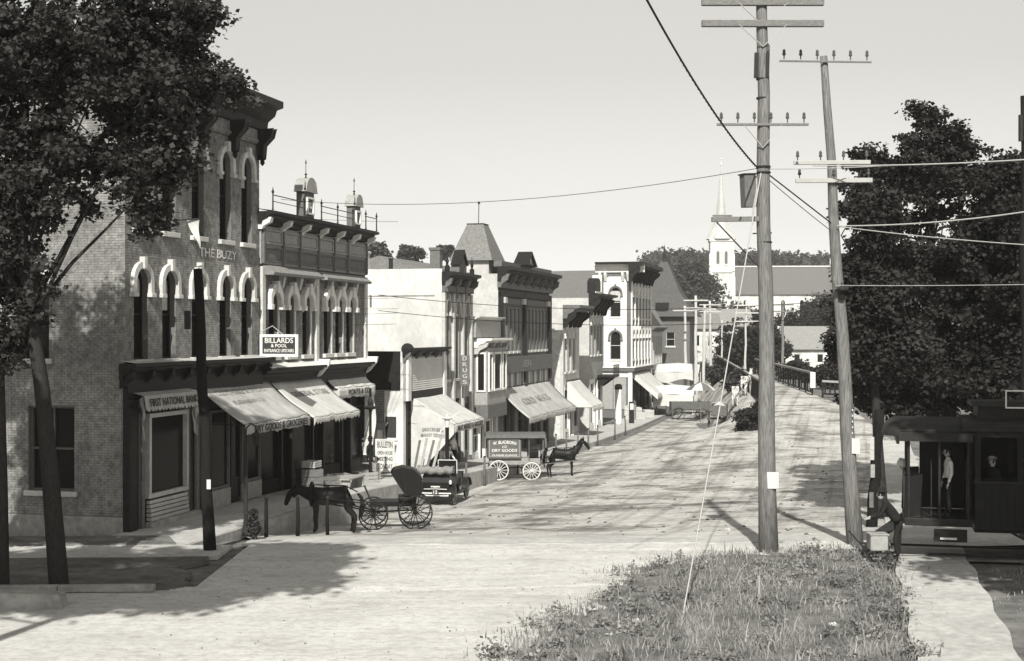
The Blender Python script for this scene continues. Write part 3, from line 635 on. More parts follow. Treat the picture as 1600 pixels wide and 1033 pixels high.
B.put('crest', MB().prism([(2.1,9.15),(3.5,9.15),(3.5,9.6),(2.8,10.25),(2.1,9.6)], -.35, .1), 'mid_paint', None, bevel=.02)
B.put('crest_trim', MB().ring([(3.65,9.55),(2.8,10.4),(1.95,9.55)], [(3.45,9.55),(2.8,10.2),(2.15,9.55)], -.46, .12, closed=False), 'dark_paint')
for a in (.3, 5.2): B.put('finial', MB().lathe([(.14,0),(.14,.3),(.05,.4),(.1,.55),(.01,.95)], 8, (a, -.2, 9.1)), 'dark_paint')
B.put('chimney', MB().box(.0, .55, 4.2, 5.3, 9.26, 10.1).box(-.05, .6, 4.15, 5.35, 10.1, 10.24), 'white_wall', None, bevel=.02)
B.put('pipe', MB().lathe([(.12,0),(.12,.6),(.17,.65)], 8, (.5, 3.0, 9.2)), 'black_iron')
B.put('string_course', MB().box(-.06, -.002, .4, 15, 7.85, 7.93), 'white_wall')
B.put('wall_hook', MB().box(-.1, -.003, 3.9, 3.98, 7.3, 7.9).box(-.1, -.003, 6.0, 6.08, 7.3, 7.9), 'mid_paint')
sg = empty('drug_sign', tuple(S(35.75, .5, 2.9)), RZ, 'upright lettered signboard between the tall windows of the narrow block', 'sign')
MB().box(-.03, .03, -.24, .28, .1, 1.75).build('board', 'mid_paint', sg)
for k, ch in enumerate('DRUGS'): text(ch, 'lettering', 'curtain', sg, (-.036, .02, 1.58-k*.32), (0,-1,0), (0,0,1), .24, .22)
shopfront(B, .3, 5.3, -1.3, 2.3, [(1.6,'w'),(1,'d'),(1.6,'w')], m='mid_paint')

# ---- small pale block with an oriel
B = Bd('oriel_block', 'small pale two storey building with projecting oriel window', 38.6, 44.9, -1.35)
shell(B, 12, -1.9, 5.6, 'light_paint', [], [], wf='grey_paint', shop=(.3, 6.0, -1.55, .9))
orl = B.put('oriel', MB().prism([(.9,1.75),(5.3,1.75),(5.3,5.0),(.9,5.0)], -.75, -.002), 'grey_paint')
for a0, a1 in ((1.05,1.9),(2.2,3.9),(4.25,5.15)):
    f = [(a0,2.5),(a1,2.5),(a1,4.75),(a0,4.75)]
    wn = B.put('window', MB().ring(f, inset(f, .12), -.84, -.752), 'white_paint', orl); B.put('pane', MB().prism(inset(f, .1), -.775, -.753), 'glass', wn)
f = [(-.66,2.5),(-.12,2.5),(-.12,4.75),(-.66,4.75)]
SO = lambda a, d, z: (.9+d, a, z)
wn = B.put('window', MB().ring(f, inset(f, .09), -.06, -.002, SO), 'white_paint', orl); B.put('pane', MB().prism(inset(f, .08), -.03, -.004, SO), 'glass', wn)
B.put('oriel_base', MB().box(.85, 5.35, -.8, -.003, .95, 1.74), 'mid_paint', orl, bevel=.03)
cornice(B, .6, 5.6, 5.02, 5.55, 1.1, 'white_paint', 4, 'light_paint', bh=.5)
B.put('attic', MB().box(.3, 6.0, -.25, -.003, 5.6, 6.7), 'grey_paint'); cornice(B, .1, 6.2, 6.5, 6.8, .5, 'light_paint', 0, name='attic_cornice')
shopfront(B, .3, 6.0, -1.55, .9, [(1.2,'w'),(.8,'p'),(1.2,'w'),(.8,'p')], m='white_paint', head=.2, bulk=.5)

# ---- ornate dark block with hipped tower
B = Bd('ornate_dark_block', 'dark ornate two storey block with many tall windows and pediment on its cornice', 44.9, 59.5, -1.55)
ax = [1.0 + 1.05*k for k in range(5)] + [8.2+1.05*k for k in range(6)]
Wn = [arch(a, .62, 4.7, 7.4, .12, 6) for a in ax]
shell(B, 16, -2.1, 9.4, 'light_paint', Wn, [], reveal=.25, wf='mid_paint', shop=(.3, 14.3, -1.85, 2.0))
for p in Wn: window(B, p, depth=.16, frame='light_paint', t=.07, sill=.08)
for a in (.2, 6.6, 14.2): B.put('pilaster', MB().box(a-.2, a+.4, -.2, -.003, 2.6, 8.4), 'dark_paint', None, bevel=.02)
for k, z in enumerate((7.65, 8.1, 8.6)): B.put('frieze_band', MB().box(.0, 14.6, -.1-.08*k, -.003, z, z+.36), ('mid_paint','dark_paint','mid_paint')[k])
for a in (1.0, 6.0, 13.4): B.put('rosette', MB().box(a-.3, a+.3, -.3, -.102, 7.68, 8.05), 'light_paint', None, bevel=.03)
cornice(B, -.2, 14.8, 9.0, 9.9, .9, 'dark_paint', 8, 'mid_paint', bh=.5)
B.put('attic', MB().box(.1, 14.5, -.2, .3, 9.9, 10.25), 'mid_paint')
pdm = B.put('pediment', MB().prism([(5.3,10.25),(7.9,10.25),(6.6,11.0)], -.5, .3), 'mid_paint'); B.put('pediment_trim', MB().ring([(8.2,10.2),(6.6,11.15),(5.0,10.2)], [(7.8,10.2),(6.6,10.95),(5.4,10.2)], -.62, .32, closed=False), 'dark_paint', pdm)
B.txt('&', 6.6, -.52, 10.52, 'letter_white', .3, .34)
B.put('sign_band', MB().box(.1, 14.5, -.28, -.003, 3.35, 4.35), 'mid_paint'); B.txt('1874', 6.6, -.30, 3.85, 'letter_grey', 2.2, .5)
for k in range(26): B.put('board', MB().box(.2+k*.55, .2+k*.55+.5, -.06-.02*(k%2), -.003, 2.1, 3.3), ('grey_paint','mid_paint','light_paint')[k%3])
tw = B.put('tower_wall', MB().box(.6, 3.4, .75, 2.9, 9.0, 10.3), 'light_paint')
B.put('tower_roof', MB().add([(.3,.45,10.3),(3.7,.45,10.3),(3.7,3.2,10.3),(.3,3.2,10.3),(1.4,1.3,12.6),(2.6,1.3,12.6),(2.6,2.35,12.6),(1.4,2.35,12.6)], [(0,1,5,4),(1,2,6,5),(2,3,7,6),(3,0,4,7),(4,5,6,7),(3,2,1,0)]), 'shingle', tw)
B.put('roof_crest', MB().tube([(1.4,1.3,12.62),(2.6,1.3,12.62),(2.6,2.35,12.62),(1.4,2.35,12.62),(1.4,1.3,12.62)], .04, 5).tube([(2.1,1.8,12.6),(2.0,1.75,13.9)], .025, 5).box(1.92, 2.1, 1.7, 1.8, 13.9, 14.05), 'black_iron', tw)
B.put('chimney', MB().box(12.6, 13.3, 1.0, 1.7, 9.4, 11.0).box(12.52, 13.38, .92, 1.78, 11.0, 11.2), 'mid_paint')
shopfront(B, .3, 14.3, -1.85, 2.0, [(2,'w'),(1,'d'),(2,'w'),(1,'p'),(2,'w'),(1,'d'),(2,'w')], m='mid_paint')

# ---- arched block beyond the gap, then the balcony block, with a long roof behind
B = Bd('arched_stone_block', 'pale rough stone building with arched windows and bracketed brow beyond the gap', 64.4, 70.6, -1.9)
Wn = [arch(a, .9, 2.9, 6.3, .6, 8) for a in (1.0, 2.6, 4.2)]
shell(B, 14, -2.4, 7.0, 'light_paint', Wn, [], wf='light_paint', shop=(.3, 6.0, -2.1, 1.9))
for p in Wn: window(B, p, depth=.2, hood=.14, sill=.1, hoodm='white_paint')
cornice(B, -.2, 5.6, 6.9, 7.9, 1.3, 'mid_paint', 4, 'dark_paint', bh=.9)
B.put('chimney', MB().box(-.1, 1.1, 2.0, 3.6, 5.5, 9.9).box(-.2, 1.2, 1.9, 3.7, 9.9, 10.2), 'light_paint', None, bevel=.02)
shopfront(B, .3, 6.0, -2.1, 1.9, [(1.4,'w'),(1,'p'),(1.4,'w')], m='white_paint')
B.put('side_rubble', MB().grid(lambda i, j: (-.05-.03*abs(math.sin(i*61+j*47)), .2+13.6*i, -2.3+8.2*j), 40, 26), 'stone_trim')
B = Bd('balcony_block', 'narrow building with dark bracketed cornice and a plant-filled corner balcony', 74.8, 81.0, -2.1)
Wn = [arch(a, .8, 4.0, 7.2, .5, 8) for a in (1.0, 2.5, 4.0, 5.3)]
shell(B, 13, -2.6, 8.6, 'light_paint', Wn, [], wf='grey_paint', shop=(.3, 6.0, -2.3, 2.0))
for p in Wn: window(B, p, depth=.2, hood=.14, sill=.1, hoodm='white_paint')
cornice(B, -.3, 6.4, 8.2, 9.0, 1.3, 'dark_paint', 5, 'dark_paint', bh=1.3)
B.put('crest', MB().prism([(.2,9.05),(2.6,9.05),(2.6,10.0),(1.9,10.3),(.9,10.3),(.2,10.0)], -.5, .2), 'dark_paint'); B.put('crest_trim', MB().box(.0, 2.8, -.56, -.502, 9.05, 9.2).box(2.5, 2.75, -.58, .2, 9.2, 10.6), 'white_paint')
bal = B.put('balcony', MB().box(3.6, 6.6, -1.4, -.004, 2.05, 2.25).tube([(3.6,-1.38,3.1),(6.6,-1.38,3.1)], .03, 5), 'dark_paint')
for k in range(14): B.put('baluster', MB().tube([(3.65+k*.225,-1.38,2.25),(3.65+k*.225,-1.38,3.1)], .016, 5), 'black_iron', bal)
for x in (3.8, 6.2): B.put('balcony_bracket', MB().profile([(0,1.2),(-.2,1.3),(-1.2,2.04),(0,2.04)], x, x+.15), 'dark_paint', bal)
shopfront(B, .3, 6.0, -2.3, 2.0, [(1.4,'w'),(1,'d'),(1.4,'w')], m='white_paint')
B = Bd('long_roofed_hall', 'long dark roofed hall rising behind the shop fronts', 62, 84, -1.9, v=-9)
shell(B, 9, -2.4, 10.0, 'light_paint', [], [], side=True)
B.put('gable_roof', MB().add([(-.3,-.4,10.1),(22.3,-.4,10.1),(22.3,4.5,11.6),(-.3,4.5,11.6),(22.3,9.4,10.1),(-.3,9.4,10.1)], [(0,1,2,3),(3,2,4,5),(0,3,5),(1,4,2)]), 'shingle')
for a in (5.5, 13.5): B.put('chimney', MB().box(a, a+.8, 1.5, 2.3, 10.3, 12.3).box(a-.08, a+.88, 1.42, 2.38, 12.3, 12.5), 'mid_paint')

# ---- three storey corner building with pale side panel
B = Bd('corner_building', 'three storey corner building with white arched side panel and deep bracketed eaves', 96.2, 109, -2.5)
sW = [arch(1.45, 1.05, 7.3, 10.15, .55, 8), arch(1.45, 1.05, 3.2, 5.9, .55, 8)]
fW = [arch(1.5+2.1*k, .95, z, z+2.9, .5, 8) for k in range(6) for z in (3.2, 7.2)]
shell(B, 3.1, -3.0, 11.6, 'mid_paint', fW, sW, reveal=.25, shop=(.3, 12.5, -2.4, 1.9))
B.put('side_panel', MB().panel([(.35,2.5),(2.6,2.5),(2.6,10.6),(2.45,10.95),(2.1,11.2),(.85,11.2),(.5,10.95),(.35,10.6)], [sW[0], sW[1]], .02, lambda a, d, z: (-.05+d, a, z)), 'white_paint')
for p in sW: window(B, p, SIDE, depth=.12, hood=.18, sill=.1, hoodm='mid_paint', frame='light_paint', blind=.45 if p[0][1] > 7 else 0)
for p in fW: window(B, p, depth=.2, hood=.2, sill=.12, hoodm='white_paint', frame='dark_paint')
for k in range(7): B.put('pilaster', MB().box(.2+2.1*k, .55+2.1*k, -.16, -.003, 2.4, 11.0), 'white_paint', None, bevel=.02)
cornice(B, -1.1, 13.2, 11.6, 12.4, 1.4, 'dark_paint', 10, 'dark_paint', bh=1.3)
cornice(B, -1.4, 3.4, 11.6, 12.39, .6, 'white_paint', 0, M=SIDE, name='side_cornice')
for a in (.2, .7, 2.4, 2.9): B.put('bracket', MB().profile([(-.05,10.7),(-.18,10.75),(-.5,11.4),(-.5,11.59),(-.05,11.59)], a-.1, a+.1, SIDE), 'white_paint', None, bevel=.02)
B.put('cap', MB().box(-1.0, 13.2, -1.4, 3.3, 12.41, 12.58), 'dark_paint')
B.put('shop_cornice', MB().box(-.35, 12.9, -.45, 3.1, 2.05, 2.4), 'mid_paint', None, bevel=.03); B.put('cornice_line', MB().box(-.42, 12.9, -.52, 3.1, 2.41, 2.5), 'white_paint')
for k in range(2): B.put('side_shutter', MB().box(-.07, -.003, .4+k*1.3, .4+k*1.3+1.24, -1.6, 1.95), 'grey_paint', None, bevel=.02)
B.put('side_fascia', MB().box(-.12, -.004, .0, 3.1, 1.5, 2.04), 'white_paint')
B.put('corner_post', MB().box(-.2, .2, -.2, .2, -2.5, 2.04), 'white_paint', None, bevel=.02)
shopfront(B, .3, 12.5, -2.4, 1.9, [(2,'w'),(1,'d'),(2,'w'),(1,'d'),(2,'w')], m='mid_paint')
# ---- buildings down the street
B = Bd('pale_mansard_house', 'pale two storey house with small mansard beside the corner building', 110, 119, -2.4)
Wn = [arch(.9+1.2*k, .62, 2.4, 5.4, .0) for k in range(7)]
shell(B, 10, -3, 6.2, 'light_paint', Wn, [], wf='light_paint', shop=(.3, 8.6, -2.4, 1.8))
for p in Wn: window(B, p, depth=.15, frame='white_paint')
B.put('mansard', MB().add([(-.3,-.3,6.3),(9.3,-.3,6.3),(9.3,10,6.3),(-.3,10,6.3),(.6,.9,8.6),(8.4,.9,8.6),(8.4,9,8.6),(.6,9,8.6)], [(0,1,5,4),(1,2,6,5),(2,3,7,6),(3,0,4,7),(4,5,6,7)]), 'slate')
cornice(B, -.4, 9.4, 5.9, 6.35, .6, 'mid_paint', 0)
shopfront(B, .3, 8.6, -2.4, 1.8, [(2,'w'),(1,'d'),(2,'w')], m='white_paint')
B = Bd('pyramid_tower_house', 'dark shingled tower with steep pyramid roof among the trees', 123, 129, -2, v=2.6)
shell(B, 7, -2.5, 7.6, 'mid_paint', [], [arch(2.2, 1.0, 4.2, 5.8, 0), arch(4.2, 1.0, 4.2, 5.8, 0)])
for p in [arch(2.2, 1.0, 4.2, 5.8, 0), arch(4.2, 1.0, 4.2, 5.8, 0)]: window(B, p, SIDE, depth=.12, frame='light_paint', sill=.1)
pr_ = B.put('pyramid_roof', MB().add([(-.7,-.7,7.6),(6.7,-.7,7.6),(6.7,7.2,7.6),(-.7,7.2,7.6),(1.0,1.2,10.3),(5,1.2,10.3),(5,5.4,10.3),(1,5.4,10.3),(2.6,2.9,14.0),(3.4,2.9,14.0),(3.4,3.7,14),(2.6,3.7,14)], [(0,1,5,4),(1,2,6,5),(2,3,7,6),(3,0,4,7),(4,5,9,8),(5,6,10,9),(6,7,11,10),(7,4,8,11),(8,9,10,11),(3,2,1,0)]), 'roof_tar')
B.put('finial', MB().lathe([(.3,0),(.12,.5),(.2,.8),(.02,2.0)], 8, (3, 3.3, 14)), 'black_iron', pr_)
B.put('dormer', MB().box(-.3, 1.0, 2.4, 3.9, 7.7, 9.2).box(-.34, -.301, 2.7, 3.6, 7.9, 8.9), 'dark_paint', pr_)
B = Bd('far_white_store', 'small far store with bright white awning roof below the pyramid tower', 131, 140, -1.6)
shell(B, 8, -2.2, 3.4, 'mid_paint', [], [])
B.put('porch_roof', MB().add([(-.4,-3.0,2.3),(9.4,-3.0,2.3),(9.4,.2,4.3),(-.4,.2,4.3),(-.4,-3,2.2),(9.4,-3,2.2),(9.4,.2,4.2),(-.4,.2,4.2)], [(0,1,2,3),(7,6,5,4),(0,3,7,4),(0,4,5,1)]), 'white_paint')
for k in range(4): B.put('porch_post', MB().box(.1+2.9*k, .25+2.9*k, -2.8, -2.65, -2.0, 2.2), 'white_paint')
B = Bd('far_dark_store', 'far dark gabled store at the bend beyond the white awnings', 143, 155, -1)
shell(B, 9, -1.6, 3.0, 'mid_paint', [], [arch(2.5,1.1,.4,2.2,0), arch(5.5,1.1,.4,2.2,0)])
for p in [arch(2.5,1.1,.4,2.2,0), arch(5.5,1.1,.4,2.2,0)]: window(B, p, SIDE, depth=.12, frame='white_paint', sill=.1)
B.put('gable_roof', MB().add([(-.4,-.5,3.0),(12.4,-.5,3.0),(12.4,4.5,5.8),(-.4,4.5,5.8),(12.4,9.5,3.0),(-.4,9.5,3.0)], [(0,1,2,3),(3,2,4,5),(0,3,5),(1,4,2)]), 'shingle')

# ---- awnings
a1, g1 = awning('long grey dry goods awning with dark lettering beside the bank', 4.65, 10.3, 4.12, 2.92, 1.75, .38, 'canvas_grey')
val_text(a1, g1, 'DRY GOODS & GROCERIES', 3.0, 4.6, .24, .38)
awn_text(a1, g1, 'CLOTHING & SHOES', 2.7, .17, 4.0, .26, 'letter_grey'); awn_text(a1, g1, 'FURNISHINGS', 2.5, .42, 2.5, .2, 'letter_grey')
a2, g2 = awning('bright crumpled awning with ragged scalloped valance next to the dry goods awning', 10.65, 15.6, 4.05, 2.78, 1.75, .3, 'canvas', sag=.12, scallop=.14)
awn_text(a2, g2, 'GENERAL STORE', 2.6, .3, 3.6, .28, 'letter_grey')
a3, g3 = awning('short rolled white awning with hanging drape at the end of the brick block', 16.4, 21.0, 3.95, 3.62, .5, .42, 'canvas', scallop=.0)
val_text(a3, g3, 'PONTS & CO', 2.5, 2.6, .24, .42)
MB().grid(lambda i, j: (4.55+.10*math.sin(5*j)+ (.05*(int(j*26)%2))*i, -.45+.75*i*(1-.35*j)+.05*math.sin(9*j), -.35-3.1*j), 6, 26).build('drape', 'canvas', a3, smooth=True)
MB().grid(lambda i, j: (.05+.06*math.sin(5*j), -.45+.35*i*(1-.5*j), -.35-1.1*j), 4, 12).build('drape', 'canvas', a3, smooth=True)
a4, g4 = awning('white market awning with long lettered side curtain', 27.5, 33.0, 2.75, 1.45, 2.3, .42, 'canvas')
val_text(a4, g4, 'MEAT MARKET & GROCERY', 2.75, 4.7, .26, .42)
def curtain(i, j): 
    v_ = -2.2*i; top = -1.3*i-.02; bot = lerp(i, [(0,-3.55),(.35,-3.3),(1,-1.75)]); return (-.03+.05*math.sin(7*i+3*j), v_-.02, top+(bot-top)*j)
MB().grid(curtain, 14, 14).build('side_curtain', 'canvas', a4, smooth=True)
for s_, z_, w_ in (('GROCERIES &', -1.55, 1.1), ('MARKET GOODS', -1.82, 1.2)): text(s_, 'lettering', 'letter_grey', a4, (-.1, -1.15, z_), (0,-1,0), (0,0,1), w_, .15)
a5, g5 = awning('broad grey awning with faded lettering on the ornate dark block', 44.9, 59.3, 2.42, .68, 1.95, .35, 'canvas_grey', sag=.12)
awn_text(a5, g5, 'COLD  MEATS', 6.5, .45, 7.5, .55, 'letter_grey')
a6, g6 = awning('white tent-like awning on the arched stone building', 65.6, 70.5, 2.15, .25, 2.0, .35, 'canvas')
MB().grid(lambda i, j: (-.02, -1.95*i, -1.9*i - j*(1.9*(1-i))), 6, 6).build('side_curtain', 'canvas', a6)
a7, g7 = awning('white awning with dark slit side on the three storey corner building', 97.0, 107, 1.95, -.2, 2.6, .4, 'canvas')
MB().grid(lambda i, j: (-.02, -2.5*i, -2.1*i-.5*j), 6, 3).build('side_curtain', 'canvas', a7)
a8, g8 = awning('small white awning on the pale mansard house', 110.5, 118, .9, -.3, 2.2, .3, 'canvas')

# ---------------------------------------------------------------- church, bridge, far houses
ch = empty('church', (46.5, 330, 8.0), R(-4), 'white church with slender spire and long grey roof on the hill', 'church')
tw = MB().box(0, 5.4, 0, 5.4, 0, 19.5).build('tower', 'white_wall', ch)
for x in (-.35, 4.95): MB().box(x, x+.8, -.35, .3, 0, 10.5).box(x+.1, x+.7, -.25, .2, 10.5, 16).build('buttress', 'white_paint', tw)
MB().box(-.25, 5.65, -.25, 5.65, 11.6, 12.0).build('string_course', 'white_paint', tw); MB().box(-.2, 5.6, -.2, 5.6, 18.9, 19.45).build('string_course', 'white_paint', tw)
for x in (1.75, 3.65):
    p = arch(x, 1.1, 13.4, 16.8, .55, 8); o = MB().ring(p, inset(p, .18), -.12, -.01).build('belfry_window', 'white_paint', tw); MB().prism(inset(p, .12), -.05, -.012).build('louvre', 'mid_paint', o)
n = 8
def octa(r, z): return [(2.7+r*math.cos(2*math.pi*(k+.5)/n), 2.7+r*math.sin(2*math.pi*(k+.5)/n), z) for k in range(n)]
sp = MB(); vs = octa(3.75, 19.5)+octa(2.0, 22.6)+octa(1.25, 25)+octa(.08, 37); sp.add(vs, [(i*8+k, i*8+(k+1)%8, (i+1)*8+(k+1)%8, (i+1)*8+k) for i in range(3) for k in range(8)]); spo = sp.build('spire', 'light_paint', ch)
MB().lathe([(.06,0),(.3,.4),(.06,.8),(.05,1.5),(.2,1.7),(.02,2.0)], 8, (2.7, 2.7, 36.8)).build('finial', 'white_paint', spo)
MB().box(5.0, 29, 4.0, 13.5, 0, 6.6).build('nave', 'white_wall', ch)
MB().add([(4.6,3.5,6.5),(28.9,3.5,6.5),(28.9,8.7,13.3),(4.6,8.7,13.3),(28.9,14,6.5),(4.6,14,6.5)], [(0,1,2,3),(3,2,4,5),(0,3,5),(1,4,2)]).build('roof', 'church_roof', ch)
MB().box(4.6, 28.9, 8.5, 8.9, 13.25, 13.5).build('ridge', 'white_paint', ch)
MB().prism([(3.0,0),(14.4,0),(14.4,7.2),(9.5,14.0),(9.2,15.2),(8.2,15.2),(7.9,14.0),(3.0,7.2)], 28.9, 29.6, lambda a, d, z: (d, a, z)).build('gable_parapet', 'white_paint', ch)
MB().box(29.0, 30.2, 2.6, 4.2, 0, 8.6).add([(28.9,2.5,8.6),(30.3,2.5,8.6),(30.3,4.3,8.6),(28.9,4.3,8.6),(29.6,3.4,10.4)], [(0,1,4),(1,2,4),(2,3,4),(3,0,4)]).build('corner_pier', 'white_paint', ch)
for k in range(5):
    p = arch(8.5+4.4*k, 1.3, 1.4, 5.4, .65, 8); o = MB().ring(p, inset(p, .18), 3.88, 3.99).build('nave_window', 'white_paint', ch); MB().prism(inset(p, .12), 3.94, 3.985).build('pane', 'glass', o)
def house(name, label, loc, rz, w, d, h, rise, wall='white_wall', roof='slate', wins=2, chim=True):
    r = empty(name, loc, rz, label, 'house')
    ps = [arch(w*(k+.7)/(wins+.4), .9, h*.35, h*.75, 0) for k in range(wins)]
    o = MB().panel([(0,-1),(w,-1),(w,h),(0,h)], ps, .15).box(0, .2, .01, d, -1, h).box(w-.2, w, .01, d, -1, h).box(.2, w-.2, d-.2, d, -1, h).prism([(0,h),(d,h),(d/2,h+rise)], 0, .2, lambda a, q, z: (q, a, z)).prism([(0,h),(d,h),(d/2,h+rise)], w-.2, w, lambda a, q, z: (q, a, z)).build('wall', wall, r)
    for p in ps: f = MB().ring(p, inset(p, .09), .08, .14).build('window', 'white_paint', r); MB().prism(inset(p, .07), .13, .145).build('pane', 'glass', f)
    t = .12; rf = MB().add([(-.4,-.5,h-.15),(w+.4,-.5,h-.15),(w+.4,d/2,h+rise+.1),(-.4,d/2,h+rise+.1),(w+.4,d+.5,h-.15),(-.4,d+.5,h-.15)], [(0,1,2,3),(3,2,4,5)]).build('roof', roof, r); rf.modifiers.new('s','SOLIDIFY').thickness = .15
    if chim: MB().box(w*.3, w*.3+.6, d/2-.3, d/2+.3, h+rise*.6, h+rise+1.1).build('chimney', 'mid_paint', rf)
    return r
h1 = house('white_gabled_house', 'white gabled house with grey roof just beyond the bridge railing', (36.3, 190, .6), R(-3), 7.4, 6, 3.0, 2.9, wins=2, chim=False)
MB().box(-.5, -.3, -.3, .6, -1, 6).build('corner_board', 'white_paint', h1)
house('far_grey_house', 'grey gabled house half hidden by the tall utility pole', (31.5, 225, 3.2), R(5), 7, 6, 3.6, 2.6, 'grey_paint', 'slate')
house('far_white_house', 'small white house among trees left of the pole line', (25.6, 205, 2.2), R(0), 4.5, 5, 4.2, 2.0, 'white_wall', 'shingle')
house('far_low_house', 'low white cottage behind the far end of the bridge', (34.2, 262, 4.2), R(-8), 8, 6, 3.0, 2.4, 'white_wall', 'slate')

def railing(name, label, p, q, n_post, nb, h=1.35, pier=True, group=None, baseh=.12, bw=.05):
    p = Vector(p); q = Vector(q); d = q-p; Ln = d.length; r = empty(name, p, math.atan2(d.y, d.x), label, 'railing', group); sl = d.z/math.hypot(d.x, d.y); L = math.hypot(d.x, d.y)
    zf = lambda x: sl*x
    MB().bar((0,0,h),(L,0,h+zf(L)), .2, .16).build('top_rail', 'grey_paint', r); MB().bar((0,0,baseh+.08),(L,0,baseh+.08+zf(L)), .14, .14).build('bottom_rail', 'dark_paint', r)
    po = MB().box(-.06,.06,-.06,.06,-.1,h+.02).build('post', 'dark_paint', r); po.location = (0,0,0)
    for k in range(1, n_post): share(po, 'post', r, (L*k/(n_post-1), 0, zf(L*k/(n_post-1))))
    ba = MB().bar((0,0,baseh+.1),(0,0,h), bw).build('baluster', 'dark_paint', r); ba.location = (L*.5/nb,0,0)
    for k in range(1, nb): share(ba, 'baluster', r, (L*(k+.5)/nb, 0, zf(L*(k+.5)/nb)))
    if pier: MB().box(-.4,-.05,-.2,.2,.55,h+.05).build('end_pier', 'white_paint', r, bevel=.02)
    return r
yl = [94, 172]; yr = [116, 174]
railing('bridge_railing', 'dark slatted bridge railing on the left side of the bridge', (BL(105), 105, G(BL(105),105)), (BL(183), 183, 1.0), 20, 70, 1.75, False, bw=.12)
railing('bridge_railing', 'dark slatted bridge railing with white end pier on the right side of the bridge', (24.1, 113, .85), (24.1+.08*62, 175, .97), 16, 31, 1.75, True, bw=.09)
railing('roadside_fence', 'thin low railing running off right from the white bridge pier', (24.6, 111.5, .8), (33.5, 106, .4), 8, 26, 1.2, False, bw=.1)
bd = MB().grid(lambda i, j: (BL(104+78*i)+.2+(5.0-1.2*i)*j, 104+78*i, G(BL(104+78*i)+1, 104+78*i)+.02), 60, 4).build('bridge_deck', 'road', None); tag(bd, kind='structure')
bd2 = MB().profile([(-.2,-2.8),(.05,-2.8),(.05,.95),(-.2,.95)], 0, 70).build('retaining_wall', 'kerb', None); bd2.location = (BL(112)-.45, 112, 0); bd2.rotation_euler = (0,0,math.atan2(1,.105)); tag(bd2, 'low retaining wall under the left bridge railing', 'wall')

# ---------------------------------------------------------------- poles and wires
def pole(name, label, base, top, r0, r1, m='pole_wood', cat='utility pole', group=None):
    base = Vector(base); r = empty(name, base, 0, label, cat, group); t = Vector(top)-base; n = 9
    pts = [t*(k/n) + Vector((.03*math.sin(k*1.7+r0*9), .03*math.cos(k*2.1), 0))*(0 if k in (0,n) else 1) for k in range(n+1)]; pts[0] -= t.normalized()*.4
    MB().tube(pts, [r0*(1.12 if k == 0 else 1)+(r1-r0)*k/n for k in range(n+1)], 14).build('shaft', m, r, smooth=True); return r
def crossarm(r, c, L, rz=0, m='arm_wood', pins=6, wd=.11, brace=True, off=0):
    c = Vector(c); d = Vector((math.cos(rz), math.sin(rz), 0)); cc = c + d*off
    f = Vector((0, -.16, 0)); a = MB().bar(cc-d*L/2+f, cc+d*L/2+f, wd, wd*1.15).build('crossarm', m, r, bevel=.012)
    if brace:
        b = MB()
        for s in (-1, 1): b.bar(cc+d*s*L*.2+f+Vector((0,-.07,-.03)), c+Vector((0,-.2,-.62)), .045, .015)
        b.build('brace', 'wire_pale' if m == 'arm_wood' else 'black_iron', r)
    for k in range(pins):
        if pins == 1: t = 0
        else: t = -.45+.9*k/(pins-1)
        q = cc+d*L*t+f
        MB().lathe([(.018,0),(.018,.1),(.045,.11),(.05,.16),(.03,.18),(.045,.21),(.03,.26),(.005,.28)], 8, tuple(q+Vector((0,0,.05)))).build('insulator', 'porcelain', r)
    return cc+f
def W(px, py, Y): return Vector(((px-800)*Y/F, Y, CAMZ-(py-516.5)*Y/F))
y1 = 37.6; b1 = W(1201, 866, y1); b1.z = G(b1.x, b1.y)
p1 = pole('utility_pole', 'tall weathered utility pole with paper notice, rising from the grass verge', b1, W(1189, -60, y1), .245, .135)
def L1(px, py): return W(px, py, y1)-b1
for py in (6, 39): crossarm(p1, L1(1190, py), 190*y1/F, pins=0, wd=.15)
crossarm(p1, L1(1190, 196), 143*y1/F, pins=6, wd=.06)
MB().bar(L1(1110, 344)+Vector((0,-.2,0)), L1(1184, 343)+Vector((0,-.2,0)), .12, .13).bar(L1(1112, 338)+Vector((0,-.2,0)), L1(1142, 338)+Vector((0,-.2,0)), .09, .04).build('side_arm', 'arm_wood', p1, bevel=.01)
MB().tube([L1(1118, 348)+Vector((0,-.2,0)), L1(1184, 417)+Vector((0,-.1,0))], .02, 6).build('arm_stay', 'cable', p1)
bx = MB().cbox((0,0,0), (.34,.3,.88)).build('switch_box', 'mid_paint', p1, bevel=.015); bx.location = L1(1168, 299)+Vector((0,-.12,0)); bx.rotation_euler = (0, R(-3), R(18))
MB().cbox((.0,0,.44), (.40,.36,.03)).build('box_lid', 'dark_paint', bx)
MB().tube([L1(1181, 276)+Vector((0,-.1,0)), L1(1180, 300)+Vector((0,-.22,0)), L1(1174, 330)+Vector((0,-.25,0)), L1(1173, 352)+Vector((0,-.25,0))], .022, 6).build('conduit', 'wire_pale', p1)
for px in (1181, 1198): MB().bar(L1(px, 84)+Vector((0,-.12,0)), L1(px-1, 123)+Vector((0,-.12,0)), .10, .12).build('fuse_box', 'black_iron', p1)
MB().lathe([(.02,0),(.05,.05),(.04,.15),(.05,.18),(.01,.25)], 8, tuple(L1(1199, 84)+Vector((0,-.12,0)))).build('bushing', 'porcelain', p1)
pc = MB().grid(lambda i, j: (-.16+.32*i, -.235-.035*math.sin(math.pi*i), -.22+.44*j), 8, 2).build('notice', 'paper', p1); pc.location = L1(1205, 749)
MB().tube([L1(1176, 365), L1(1206, 364)], .02, 6).build('step_bolt', 'black_iron', p1)
